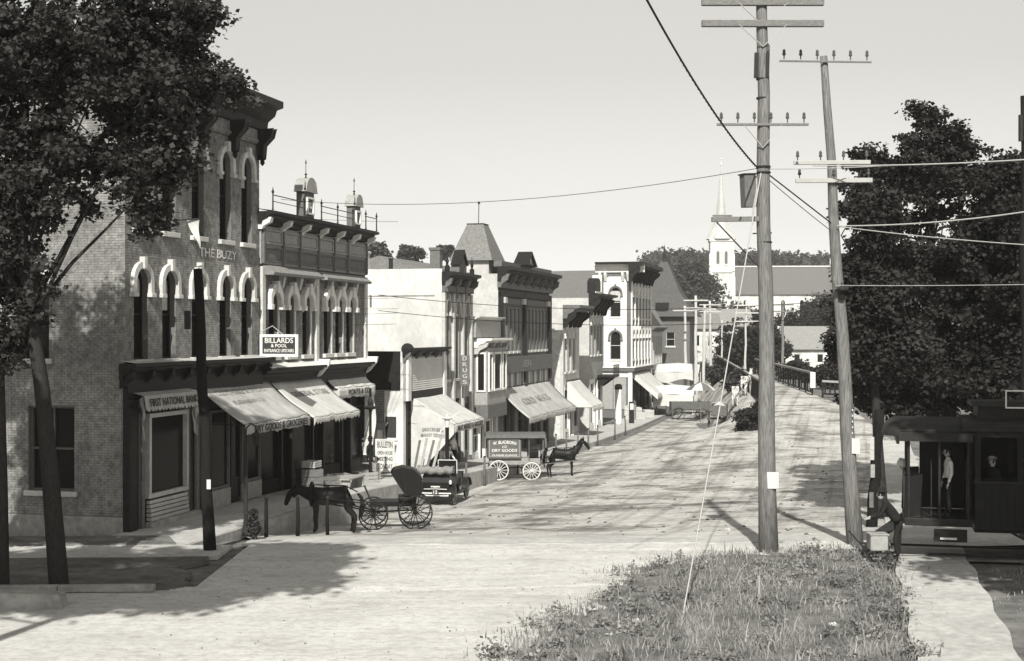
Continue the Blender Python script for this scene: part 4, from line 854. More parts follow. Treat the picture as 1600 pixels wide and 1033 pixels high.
for py in (125, 155, 262, 271, 380): MB().lathe([(.155+.00012*py,0),(.16+.00012*py,.01),(.16+.00012*py,.035),(.155+.00012*py,.045)], 14, tuple(L1(1190+py*.012, py))).build('band', 'black_iron', p1)
y2 = 39.0; b2 = W(1336, 838, y2); b2.z = G(b2.x, b2.y)
p2 = pole('utility_pole', 'leaning utility pole with two pale crossarms standing before the big right tree', b2, W(1287, 88, y2), .22, .10)
def L2(px, py): return W(px, py, y2)-b2
crossarm(p2, L2(1288, 98), 146*y2/F, R(4), pins=6, wd=.045, brace=False)
crossarm(p2, L2(1298, 255), 118*y2/F, R(-3), 'wire_pale', pins=4, wd=.10, brace=False); crossarm(p2, L2(1301, 283), 118*y2/F, R(-3), 'wire_pale', pins=3, wd=.11, brace=False)
MB().lathe([(.02,.2),(.03,.1),(.22,-.02),(.1,-.03),(.09,-.24),(.05,-.28),(.01,-.28)], 12, tuple(L2(1312, 453)+Vector((0,-.25,0)))).build('lamp', 'black_iron', p2, smooth=True)
MB().cbox((0,0,0),(.22,.03,.42)).build('notice', 'paper', p2).location = L2(1334, 696)+Vector((0,-.22,0))
for k in range(7): MB().cbox((0,0,0),(.03,.02,.05)).build('tack', 'paper', p2).location = L2(1329, 640+9*k)+Vector((0,-.21,0))
# pole in the bank's shade, tree-boxes and lamp
y3 = 38.4; b3 = W(328, 862, y3); b3.z = 0.02
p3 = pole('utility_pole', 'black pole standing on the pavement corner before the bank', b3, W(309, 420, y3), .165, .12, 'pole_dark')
MB().cbox((0,0,0),(.16,.1,.5)).build('switch_box', 'black_iron', p3).location = W(303, 500, y3)-b3+Vector((-.15,-.1,0))
MB().cbox((0,0,0),(.11,.02,.26)).build('notice', 'paper', p3).location = W(328, 756, y3)-b3+Vector((0,-.15,0))
MB().bar(W(300,470,y3)-b3, W(318,470,y3)-b3, .08).build('bracket', 'black_iron', p3)
# dark braced pole beside the tree on the right
b4 = W(1362, 822, 44); b4.z = G(b4.x, b4.y)
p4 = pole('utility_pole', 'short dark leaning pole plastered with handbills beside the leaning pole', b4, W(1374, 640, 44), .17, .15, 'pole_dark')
for k, (px, py, hh) in enumerate(((1352,700,60),(1353,735,34),(1351,780,40))): MB().cbox((0,0,0),(.13,.02,hh*.012)).build('handbill', ('curtain','grey_paint','mid_paint')[k], p4).location = W(px+8, py, 44)-b4+Vector((0,-.2,0))
# pole top at the far right edge
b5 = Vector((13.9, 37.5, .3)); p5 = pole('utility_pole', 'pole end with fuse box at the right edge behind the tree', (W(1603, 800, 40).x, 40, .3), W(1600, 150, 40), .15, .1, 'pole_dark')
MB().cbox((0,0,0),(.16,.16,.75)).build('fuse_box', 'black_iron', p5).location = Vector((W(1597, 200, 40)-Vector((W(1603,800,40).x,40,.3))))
# far white poles along the street and near the church
FP = [(1072,600,478,150),(1087,604,462,146),(1099,598,476,160),(1111,600,470,170),(1128,590,500,190),(1164,600,470,150),(1076,585,500,185),(1223,575,470,170),(1104,592,520,200)]
for i, (px, pb, ptp, Y) in enumerate(FP):
    b = W(px, pb, Y); b.z = G(b.x, Y)
    t = W(px-2+(i%3)*2, ptp, Y)
    lab = ('white pole nearest the far stores, left end of the pole row', 'tall white pole second in the far row above the tents', 'white pole third in the far row beside the street bend', 'white pole fourth in the far row below the hill trees', 'thin pole at the far end of the bridge below the church', 'slim white pole with crossarms before the dark trees past the bridge', 'thin far pole between the first two white poles', 'dark pole with crossarm left of the white gabled house', 'short white pole at the bend behind the tall ones')[i]
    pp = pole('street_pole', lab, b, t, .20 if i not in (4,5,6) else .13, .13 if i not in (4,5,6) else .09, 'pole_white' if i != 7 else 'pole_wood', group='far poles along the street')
    for dz in (-.5, -1.3, -2.2)[: (2 if i % 2 else 1) + (i == 5)]:
        crossarm(pp, t-b+Vector((0,0,dz)), 2.6, R(5), 'pole_white' if i != 7 else 'arm_wood', pins=0, wd=.12, brace=False)
def wire(name, label, p, q, r=.012, sag=.4, m='wire', n=24, group='overhead wires'):
    p = Vector(p); q = Vector(q); mb = MB(); mb.tube([p.lerp(q, k/n)-p-Vector((0,0,sag*4*(k/n)*(1-k/n))) for k in range(n+1)], r, 5)
    o = mb.build(name, m, None); o.location = p; return tag(o, label, 'wire', group)
c1 = W(1183, 264, y1)+Vector((0,-.15,0))
cb = wire('messenger_cable', 'thick dark cable slanting down from the top edge to the tall pole', W(1000, -20, 24), c1, .022, .25, 'cable')
for k in range(34):
    t = .25+.75*k/34; q = (c1-W(1000,-20,24))*t-Vector((0,0,.25*4*t*(1-t))); MB().bar(q+Vector((0,0,.03)), q-Vector((0,0,.05)), .02).build('clip', 'cable', cb)
wire('messenger_cable', 'dark cable dipping from the tall pole to the leaning pole', W(1200, 272, y1), W(1303, 352, y2), .02, .0, 'cable'); wire('cable', 'thin cable under the thick one between the tall and leaning poles', W(1200, 280, y1), W(1300, 362, y2), .011, .02, 'cable')
wire('cable', 'pale thick wire from the tall pole to the leaning pole crossarm', W(1200, 264, y1), W(1400, 258, y2), .014, .03, 'wire_pale'); wire('cable', 'pale twin wire running right along the upper crossarm across the big tree', W(1270, 259, y2-.3), W(1640, 247, 36), .018, .06, 'wire_pale')
wire('cable', 'pale wire rising right from the leaning pole across the tree', W(1308, 353, y2-.2), W(1640, 325, 36), .018, .12, 'wire_pale'); wire('cable', 'pale wire falling right from the leaning pole across the tree', W(1310, 354, y2-.2), W(1640, 385, 35), .014, .05, 'wire_pale')
wire('cable', 'thin level wire crossing the lower crown of the right tree', W(1306, 446, y2-.2), W(1640, 444, 36), .009, .02, 'wire_pale')
wire('cable', 'faint wire from the tall pole across the sky to the crested roof', c1, S(11.0, .3, 10.9), .009, .5)
for k, (pya, z_, u_) in enumerate(((445, 7.1, 9.7), (452, 6.6, 9.6), (475, 6.4, 9.5), (486, 5.9, 9.4), (298, 10.6, 9.6))):
    lab = ('highest of the thin wires strung across the bank front', 'second thin wire strung across the bank front', 'third thin wire strung across the bank front', 'lowest thin wire strung across the bank front', 'thin wire passing the upper bank windows')[k]
    wire('bank_wire', lab, W(-30, pya+6, 40.0+.2*k), S(u_+14, .7, z_+.4), .008, .15)
for k, (z_, zz) in enumerate(((7.6, 8.2), (6.9, 7.3))): wire('street_wire', ('upper wire crossing the far street to the church side','lower wire crossing the far street to the bridge side')[k], S(22, .3, z_), W(1300, (470, 495)[k], 60), .014, .5)
wire('guy_wire', 'bright guy wire stretched from the tall pole to the grass', W(1187, 272, y1)+Vector((0,-.2,0)), at(1067, 962), .017, .02, 'wire_pale')
st = at(1185, 945); tag(MB().tube([(st.x,st.y,st.z-.1),(st.x+.02,st.y,st.z+.62)], .018, 6).build('stake', 'wire_pale', None), 'thin pale stake standing in the tall grass', 'stake')

# ---------------------------------------------------------------- trees
def leaf_cloud(centers, radii, n, size, r, droop=.3, flat=.7):
    k = len(centers); vol = radii**2; idx = r.choice(k, n, p=vol/vol.sum())
    th = r.uniform(0, 2*np.pi, k); e1 = np.stack([np.cos(th), np.sin(th), r.uniform(-.35, .25, k)], 1); e2 = np.stack([-np.sin(th), np.cos(th), 0*th], 1)
    g = np.clip(r.normal(size=(n,3)), -2.1, 2.1)*np.array([.62,.40,.30*flat/.7]); rr = radii[idx][:,None]
    c = centers[idx] + (e1[idx]*g[:,:1] + e2[idx]*g[:,1:2] + np.array([0,0,1.0])*(g[:,2:3] - .12*np.abs(g[:,:1])))*rr
    ax = r.normal(size=(n,3)); ax[:,2] = ax[:,2]*.5 - droop; ax /= np.linalg.norm(ax, axis=1)[:,None]
    up = r.normal(size=(n,3))*.8 + np.array([0,0,1.0]); sd = np.cross(ax, up); sd /= np.linalg.norm(sd, axis=1)[:,None]+1e-9
    nn = np.cross(sd, ax)
    s = (size*(.6+.8*r.random(n)))[:,None]
    v = np.empty((n,4,3)); v[:,0] = c; v[:,1] = c+ax*s*.5+sd*s*.42+nn*s*.1; v[:,2] = c+ax*s*1.05; v[:,3] = c+ax*s*.5-sd*s*.42+nn*s*.1
    return v.reshape(-1,3), np.arange(n*4).reshape(n,4)
def tree(name, label, base, trunk, r0, lobes, n, size, m='leaf', seed=1, clump=(.45,.95), per=None, limbs=True, group=None, bark='bark', nclump=120, holes=.0, cat='tree', nlimb=46):
    """trunk: points relative to the base; lobes: (x,y,z,rx,ry,rz,weight) relative to the base"""
    r = np.random.default_rng(seed); root = empty(name, base, 0, label, cat, group)
    pts = [Vector(p) for p in trunk]; k = len(pts)
    MB().tube([pts[0]-Vector((0,0,.3))]+pts, [r0*1.25]+[r0*(1-.72*i/(k-1)) for i in range(k)], 10).build('trunk', bark, root, smooth=True)
    L = np.array(lobes, float); wts = L[:,3]*L[:,4]*L[:,5]; wts = wts**.75; wts /= wts.sum(); li = r.choice(len(L), nclump, p=wts)
    d = r.normal(size=(nclump,3)); d /= np.linalg.norm(d, axis=1)[:,None]; rr = r.random(nclump)**.4*(1+.16*(r.random(nclump) < .3)*r.random(nclump))
    cen = L[li,:3] + d*L[li,3:6]*rr[:,None]; rad = r.uniform(clump[0], clump[1], nclump)
    v, q = leaf_cloud(cen, rad, n, size, r)
    fast_mesh('crown', v, q, m, root)
    if limbs:
        mb = MB()
        for i in r.choice(nclump, min(nclump, nlimb), replace=False):
            t = r.uniform(.45, 1.0); f = t*(k-1); a = pts[int(f)].lerp(pts[min(int(f)+1,k-1)], f-int(f)); c = Vector(cen[i])
            mid = a.lerp(c, .5)+Vector((r.normal()*.25, r.normal()*.25, .25+r.random()*.3)); rb = r0*(.34-.2*t)
            mb.tube([a, a.lerp(mid,.6)+Vector((0,0,.1)), mid, mid.lerp(c,.55), c], [rb, rb*.8, rb*.6, rb*.38, rb*.15], 5)
        mb.build('limb', bark, root, smooth=True)['kind'] = 'stuff'
    return root
bL = Vector((-10.62, 33.0, .05))
def LX(px, py, Y=33.0): p = W(px, py, Y)-bL; return (p.x, p.y, p.z)
def lobe(px, py, rx, rz, ry=None, Y=33.0, base=None):
    p = W(px, py, Y)-(base if base is not None else bL); return (p.x, p.y, p.z, rx, ry or (rx+rz)/2, rz)
tree('leaning_maple', 'big dark maple with leaning trunk overhanging the bank corner', bL, [(0,0,0), LX(80,760), LX(66,610), LX(45,470), LX(28,300), LX(40,120), LX(80,-80)], .23,
     [lobe(110,130,3.2,2.0,2.4), lobe(60,70,3.0,1.5,2.2), lobe(260,60,1.5,1.3,1.5), lobe(315,125,.85,.75), lobe(345,160,.55,.4), lobe(240,230,1.3,1.0), lobe(222,320,.5,.75), lobe(270,250,.8,.6), lobe(60,280,1.7,1.1,1.5), lobe(150,270,1.4,.9), lobe(35,440,.8,1.0), lobe(75,570,.45,.35), lobe(15,540,.7,1.2), lobe(-150,300,2.2,2.6), lobe(-160,110,2.4,2.0), lobe(195,20,2.0,1.2), lobe(300,40,.7,.6)],
     105000, .125, 'leaf', 11, (.2,.52), nclump=600)
b6 = Vector((-14.0, 34.8, .05))
tree('edge_maple', 'second dark trunk at the left picture edge beside the leaning maple', W(4, 918, 32.7)*1.0, [(0,0,0),(-.02,0,2.5),(-.1,.1,5),(-.4,.2,8),(-.6,.2,11)], .16, [(-1.6,.3,9,2.0,2,2.2),(-2.4,.2,7,1.5,1.4,1.4)], 26000, .12, 'leaf', 12, (.35,.8), nclump=80)
# trees that stand beside the photographer and throw the shade seen on the road and on the tram
tree('near_left_maple', 'roadside maple left of the viewpoint whose shade falls on the side road', (-11.9, 17.2, 0), [(0,0,0),(.2,0,3),(.6,.2,6),(1.4,.4,9),(2.2,.6,12)], .3, [(2.6,.8,13.2,3.4,3.0,2.2),(.2,.5,13.5,3.0,3,2.4),(-3,2,11,2.6,3,2.6),(-6.5,1.5,12,3.2,3.4,3),(-2,4.0,10.5,2.6,2.4,2.0),(-5.5,5.5,9.5,2.2,2.2,1.8),(4.4,3.2,13.6,1.6,2.2,1.2)], 90000, .28, 'leaf', 13, (.5,1.1), nclump=260, nlimb=4)
tree('near_right_maple', 'roadside maple right of the viewpoint whose shade falls on the tram', (14.8, 21.5, .4), [(0,0,0),(0,0,3),(-.2,0,6),(-.3,.2,9),(-.3,.2,12)], .3, [(-1.2,.5,11.0,4.0,3.6,3.2),(2.5,.5,10.5,4,4,3.6),(-.3,-1.5,7.5,3.0,2.6,1.8),(-2.6,2.0,13.0,2.4,2.6,2.0)], 80000, .27, 'leaf', 14, (.5,1.1), nclump=230, nlimb=18)
tree('added_shade_maple', 'unseen maple added beyond the left edge to darken the bank side wall', (-18.5, 28, 0), [(0,0,0),(0,0,3),(.2,0,6),(.3,.2,9)], .3, [(0,0,8.5,3.6,3.6,3.4),(-3,1,9,3,3,3),(1.2,1,6.5,2.4,2.4,1.8),(-1,-3,9,3,3,3)], 44000, .24, 'leaf', 15, (.4,1.0), nclump=200)  # added out of view to block sky light from the bank's side wall
yR = 55.0; bR = Vector((16.4, yR, G(16.4, yR)))
def lR(px, py, rx, rz, ry=None, Y=yR): return lobe(px, py, rx, rz, ry, Y, bR)
tree('broad_maple', 'broad dark maple towering behind the leaning pole and the tram', bR, [(0,0,0),(.05,0,1.5),(.1,.1,3.5),(.05,.1,6),(0,0,9),(0,0,12)], .34,
     [lR(1440,420,3.1,2.3,3.0), lR(1440,540,3.5,1.8,3.2), lR(1465,300,2.1,1.6,2.0), lR(1445,215,1.0,1.2), lR(1440,180,.5,.6), lR(1400,265,1.2,1.0), lR(1500,245,1.3,1.1), lR(1548,275,1.0,.9), lR(1370,300,1.3,1.2), lR(1345,250,.7,.6), lR(1318,255,.5,.6), lR(1305,330,.45,.5), lR(1330,520,.9,1.3), lR(1365,605,1.4,.8), lR(1480,605,2.8,1.1), lR(1420,630,2.2,.6), lR(1555,420,1.8,2.2), lR(1540,320,1.1,1.3), lR(1340,420,.8,1.3)],
     92000, .165, 'leaf_b', 21, (.22,.62), nclump=430)
b7 = Vector((20.3, 53, G(20.3,53)))
tree('side_maple', 'second dark maple filling the right edge behind the tram', b7, [(0,0,0),(0,0,3),(.1,.1,6),(.1,0,9)], .3, [lobe(1600,420,2.4,3.2,2.4,53,b7), lobe(1590,310,1.5,1.3,1.4,53,b7), lobe(1600,260,.8,.6,.8,53,b7), lobe(1610,560,2.6,1.6,2.4,53,b7), lobe(1540,600,1.5,.8,1.5,53,b7)], 60000, .17, 'leaf_b', 22, (.4,.9), nclump=180)
tree('pole_side_elm', 'slim forked tree with thin foliage just behind the leaning pole', (W(1378, 800, 47).x, 47, .1), [(0,0,0),(-.1,.1,2),(-.2,.1,4),(-.5,.1,7),(-.6,.1,9.5)], .2, [(-.5,.1,9.6,1.0,1.0,1.0),(-.2,.3,7.3,1.1,1.0,1.0),(.3,.2,5.2,1.4,1.2,1.0)], 22000, .15, 'leaf_b', 23, (.35,.7), nclump=70)
# trees along the river and up the hill
MT = [(1170,545,165,2.6,5.0,'round dark tree past the bridge beside the slim white pole'), (1262,500,230,4.5,1.9,'wide dark tree above the white gabled house roof'), (1150,545,200,3.0,4.5,'dark tree behind the far end of the bridge'), (1208,545,180,2.6,3.6,'dark tree hidden partly by the tall pole'), (1302,585,125,1.5,1.6,'low bushy tree right of the bridge pier'), (1248,590,150,1.6,1.1,'small shrub in front of the white gabled house'), (1270,596,140,1.1,.7,'small shrub by the right bridge railing'), (1130,500,250,3.5,3.5,'dark tree below the church tower'), (1288,488,240,4,2.6,'spreading tree below the church roof end'), (1165,500,260,3.5,3.0,'dark tree before the church wall')]
for i, (px, py, Y, rx, rz, lab) in enumerate(MT):
    c = W(px, py, Y); zb = G(c.x, Y)
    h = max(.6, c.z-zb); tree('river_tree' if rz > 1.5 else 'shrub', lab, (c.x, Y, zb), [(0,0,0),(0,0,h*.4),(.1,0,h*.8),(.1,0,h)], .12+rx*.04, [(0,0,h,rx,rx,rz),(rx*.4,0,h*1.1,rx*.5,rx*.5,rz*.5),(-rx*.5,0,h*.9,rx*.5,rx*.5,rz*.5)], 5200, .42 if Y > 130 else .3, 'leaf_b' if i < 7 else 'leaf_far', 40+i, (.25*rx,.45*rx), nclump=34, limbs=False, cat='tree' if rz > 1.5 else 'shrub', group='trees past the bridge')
HT = [(1066,450,300,5.5,6.5,'tall round tree on the hill above the far poles'),(1040,470,290,5,6,'hill tree right of the pyramid tower'),(1090,470,310,5,6,'hill tree between the pole row and the church tower'),(1020,465,300,6,6,'hill tree left of the pyramid tower'),(1056,485,270,5,5,'lower hill tree behind the far poles'),(1083,500,260,5,5,'low hill tree below the church tower base'),(582,400,260,3.4,2.4,'far tree top showing between crested roof and white wall'),(641,398,260,2.0,2.0,'far tree top beside the white wall chimney'),(697,393,260,1.5,1.0,'small far tree top left of the hipped tower')]
for i, (px, py, Y, rx, rz, lab) in enumerate(HT):
    c = W(px, py, Y); zb = G(c.x, Y) if i < 6 else 4; h = c.z-zb
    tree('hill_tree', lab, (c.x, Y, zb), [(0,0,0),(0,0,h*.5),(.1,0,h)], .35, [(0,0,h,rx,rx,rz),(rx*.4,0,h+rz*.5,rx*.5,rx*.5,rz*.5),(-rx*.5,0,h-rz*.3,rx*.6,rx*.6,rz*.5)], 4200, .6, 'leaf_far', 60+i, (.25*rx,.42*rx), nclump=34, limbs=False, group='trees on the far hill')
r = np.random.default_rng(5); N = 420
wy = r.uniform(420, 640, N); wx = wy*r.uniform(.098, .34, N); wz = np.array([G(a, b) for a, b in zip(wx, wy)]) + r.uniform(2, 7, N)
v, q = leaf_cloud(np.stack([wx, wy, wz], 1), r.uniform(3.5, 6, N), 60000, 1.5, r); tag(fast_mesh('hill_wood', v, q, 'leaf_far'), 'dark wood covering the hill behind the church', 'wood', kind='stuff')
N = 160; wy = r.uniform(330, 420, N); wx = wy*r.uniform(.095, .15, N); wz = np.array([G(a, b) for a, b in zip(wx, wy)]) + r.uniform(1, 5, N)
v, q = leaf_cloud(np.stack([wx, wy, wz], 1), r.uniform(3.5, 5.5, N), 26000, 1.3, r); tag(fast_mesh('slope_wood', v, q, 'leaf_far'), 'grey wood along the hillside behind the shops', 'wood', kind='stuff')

# ---------------------------------------------------------------- grass verge
def inside(poly, x, y):
    c = np.zeros(len(x), bool); n = len(poly)
    for i in range(n):
        x0, y0 = poly[i]; x1, y1 = poly[(i+1) % n]
        k = (y0 > y) != (y1 > y); t = (x1-x0)*(y-y0)/((y1-y0) or 1e-9)+x0; c ^= k & (x < t)
    return c
def edge_dist(poly, x, y):
    d = np.full(len(x), 1e9); n = len(poly)
    for i in range(n):
        a = np.array(poly[i]); b = np.array(poly[(i+1) % n]); e = b-a; t = np.clip(((x-a[0])*e[0]+(y-a[1])*e[1])/(e@e+1e-9), 0, 1); d = np.minimum(d, np.hypot(x-a[0]-t*e[0], y-a[1]-t*e[1]))
    return d
def blades(name, poly, n, hmin, hmax, seed, label, m='grass', w=.012, lean=.5, patch=True):
    r = np.random.default_rng(seed); P = np.array(poly); x = r.uniform(P[:,0].min(), P[:,0].max(), n*3); y = r.uniform(P[:,1].min(), P[:,1].max(), n*3)
    k = inside(poly, x, y); x = x[k][:n]; y = y[k][:n]; n = len(x); x = x+r.normal(size=n)*.2; y = y+r.normal(size=n)*.4
    pf = .5+.5*np.sin(x*1.3+1.7*np.sin(y*.9))*np.sin(y*1.1+np.sin(x*1.7))
    ed_ = edge_dist(poly, x, y); tuft = (.55+.9*pf*r.random(n))*np.clip(.6+ed_*.4, .6, 1)
    if patch: keep = r.random(n) < (.25+.75*pf)*np.clip(.22+ed_/1.3, .22, 1); x, y, pf, tuft = x[keep], y[keep], pf[keep], tuft[keep]; n = len(x)
    z = np.array([G(a, b) for a, b in zip(x, y)])-.06
    h = (hmin+(hmax-hmin)*r.random(n)**2)*tuft; an = r.uniform(0, 2*np.pi, n); le = h*lean*(.3+r.random(n)); ld = r.uniform(0, 2*np.pi, n)
    ww = w*(.7+.8*r.random(n)); b = np.stack([x, y, z], 1); s = np.stack([np.cos(an), np.sin(an), 0*an], 1)*ww[:,None]; l = np.stack([np.cos(ld), np.sin(ld), 0*ld], 1)
    m1 = b+l*(le*.35)[:,None]+np.array([0,0,1])*(h*.6)[:,None]; tp = b+l*le[:,None]+np.array([0,0,1])*h[:,None]
    V = np.stack([b-s, b+s, m1+s*.75, m1-s*.75, tp+s*.12, tp-s*.12], 1).reshape(-1,3); o = np.arange(n)[:,None]*6
    Q = np.concatenate([o+np.array([0,1,2,3]), o+np.array([3,2,4,5])]); ob = fast_mesh(name, V, Q, m); return tag(ob, label, 'grass', kind='stuff')
pg = [at(*p) for p in ((640,1080),(735,1033),(800,985),(880,945),(925,905),(985,878),(1060,866),(1200,858),(1330,858),(1410,860),(1424,890),(1452,1000),(1466,1050),(1500,1180))]
poly = [(p.x, p.y) for p in pg] + [(6.2, 15), (-3, 15)]
def bank(i, j):
    pass
gm = MB(); tri = tessellate_polygon([[Vector((a, b, 0)) for a, b in poly]])
# turf under the blades: a finely cut sheet
gx = np.linspace(-5, 10, 150); gy = np.linspace(14, 41, 240); XX, YY = np.meshgrid(gx, gy, indexing='ij'); fx, fy = XX.ravel(), YY.ravel(); ins = inside(poly, fx, fy); ed = edge_dist(poly, fx, fy)
nz = .5*np.sin(fx*3.1+1.3*np.sin(fy*2.2))*np.sin(fy*2.7+fx)+.35*np.sin(fx*7.3+fy*5.1)
tz_ = (-.07+.12*np.clip((ed-.35+.42*nz)/.9, 0, 1)+.012*nz).reshape(XX.shape); ok = ins.reshape(XX.shape)
ids = {}
for i in range(149):
    for j in range(239):
        if ok[i,j] and ok[i+1,j] and ok[i,j+1] and ok[i+1,j+1]:
            f = []
            for a, b in ((i,j),(i+1,j),(i+1,j+1),(i,j+1)):
                if (a,b) not in ids: ids[(a,b)] = len(gm.v); x, y = gx[a], gy[b]; gm.v.append((x, y, G(x, y)+tz_[a,b]))
                f.append(ids[(a,b)])
            gm.f.append(tuple(f))
tag(gm.build('turf_verge', 'turf', None, smooth=True), kind='structure')
blades('verge_grass', poly, 115000, .05, .27, 3, 'long dry grass on the roadside verge')
blades('verge_weeds', poly, 12000, .15, .52, 4, 'tall weed stalks scattered through the verge', w=.016, lean=.45)
mat('seed', .42, .4, 2, .8)
blades('seed_heads', poly, 7000, .2, .48, 5, 'pale seed stalks standing above the verge grass', m='seed', w=.007, lean=.4)
r = np.random.default_rng(77); wxy = np.stack([r.uniform(-2, 9.5, 900), r.uniform(23, 38.5, 900)], 1); wxy = wxy[inside(poly, wxy[:,0], wxy[:,1]) & (edge_dist(poly, wxy[:,0], wxy[:,1]) > .15)][:170]
wc = np.array([[x, y, G(x, y)+.08+.1*r.random()] for x, y in wxy]); v, q = leaf_cloud(wc, r.uniform(.12, .34, len(wc)), 9000, .07, r, droop=-.3)
tag(fast_mesh('verge_dock', v, q, 'grass'), 'broad leaved weeds mixed through the verge grass', 'weeds', kind='stuff')
p2g = [(p.x, p.y) for p in [at(1530, 885), at(1600, 960), at(1660, 1033)]] + [(10.6, 19), (22, 19), (22, 33.2), (13, 35)]
blades('lawn_grass', p2g, 30000, .04, .18, 6, 'short shaded lawn right of the footpath')
blades('parkway_grass', [(-26,32.0),(-8.4,32.8),(-8.2,37.1),(-26,36.3)], 9000, .02, .12, 9, 'sparse trodden grass round the leaning maple trunk', w=.012)
lg = [(-30,39.7),(-11.8,40.0),(-9.6,40.4),(-12,41.6),(-30,42.6)]
blades('bank_lawn_grass', lg, 9000, .03, .10, 8, 'trodden grass strip below the bank side wall', w=.016)
for k, (px, py, a) in enumerate(((992,979,.3),(1342,1012,.8),(1136,833,.2),(1300,985,.1))):
    q = at(px, py); tag(MB().grid(lambda i, j: (q.x+.13*i*math.cos(a)-.06*j, q.y+.13*i*math.sin(a)+.06*j, q.z+.10+.05*math.sin(5*i+3*j)), 4, 3).build('paper_scrap', 'paper', None), ('paper scrap in the left half of the verge', 'paper scrap low in the right part of the verge', 'paper scrap near the tall pole foot', 'paper scrap beside the footpath edge')[k], 'litter')

# ---------------------------------------------------------------- bodies: horses and people
def skin_mesh(name, nodes, edges, m, parent, sub=2):
    me = bpy.data.meshes.new(name); me.from_pydata([n[0] for n in nodes], edges, []); o = bpy.data.objects.new(name, me); C.objects.link(o); o.parent = parent
    o.modifiers.new('skin', 'SKIN'); bm = bmesh.new(); bm.from_mesh(me); ly = bm.verts.layers.skin.verify(); bm.verts.ensure_lookup_table()
    for i, n in enumerate(nodes):
        r = n[1] if hasattr(n[1], '__len__') else (n[1], n[1]); bm.verts[i][ly].radius = r
    bm.verts[0][ly].use_root = True; bm.to_mesh(me); bm.free()
    s = o.modifiers.new('sub', 'SUBSURF'); s.levels = sub; s.render_levels = sub
    me.materials.append(MATS[m])
    dg = bpy.context.evaluated_depsgraph_get(); m2 = bpy.data.meshes.new_from_object(o.evaluated_get(dg)); o.modifiers.clear(); old = o.data; o.data = m2; bpy.data.meshes.remove(old)
    m2.name = name; m2.shade_smooth(); return o
def chain(nodes, edges, pts, start):
    prev = start
    for p in pts: nodes.append(p); edges.append((prev, len(nodes)-1)); prev = len(nodes)-1
    return prev
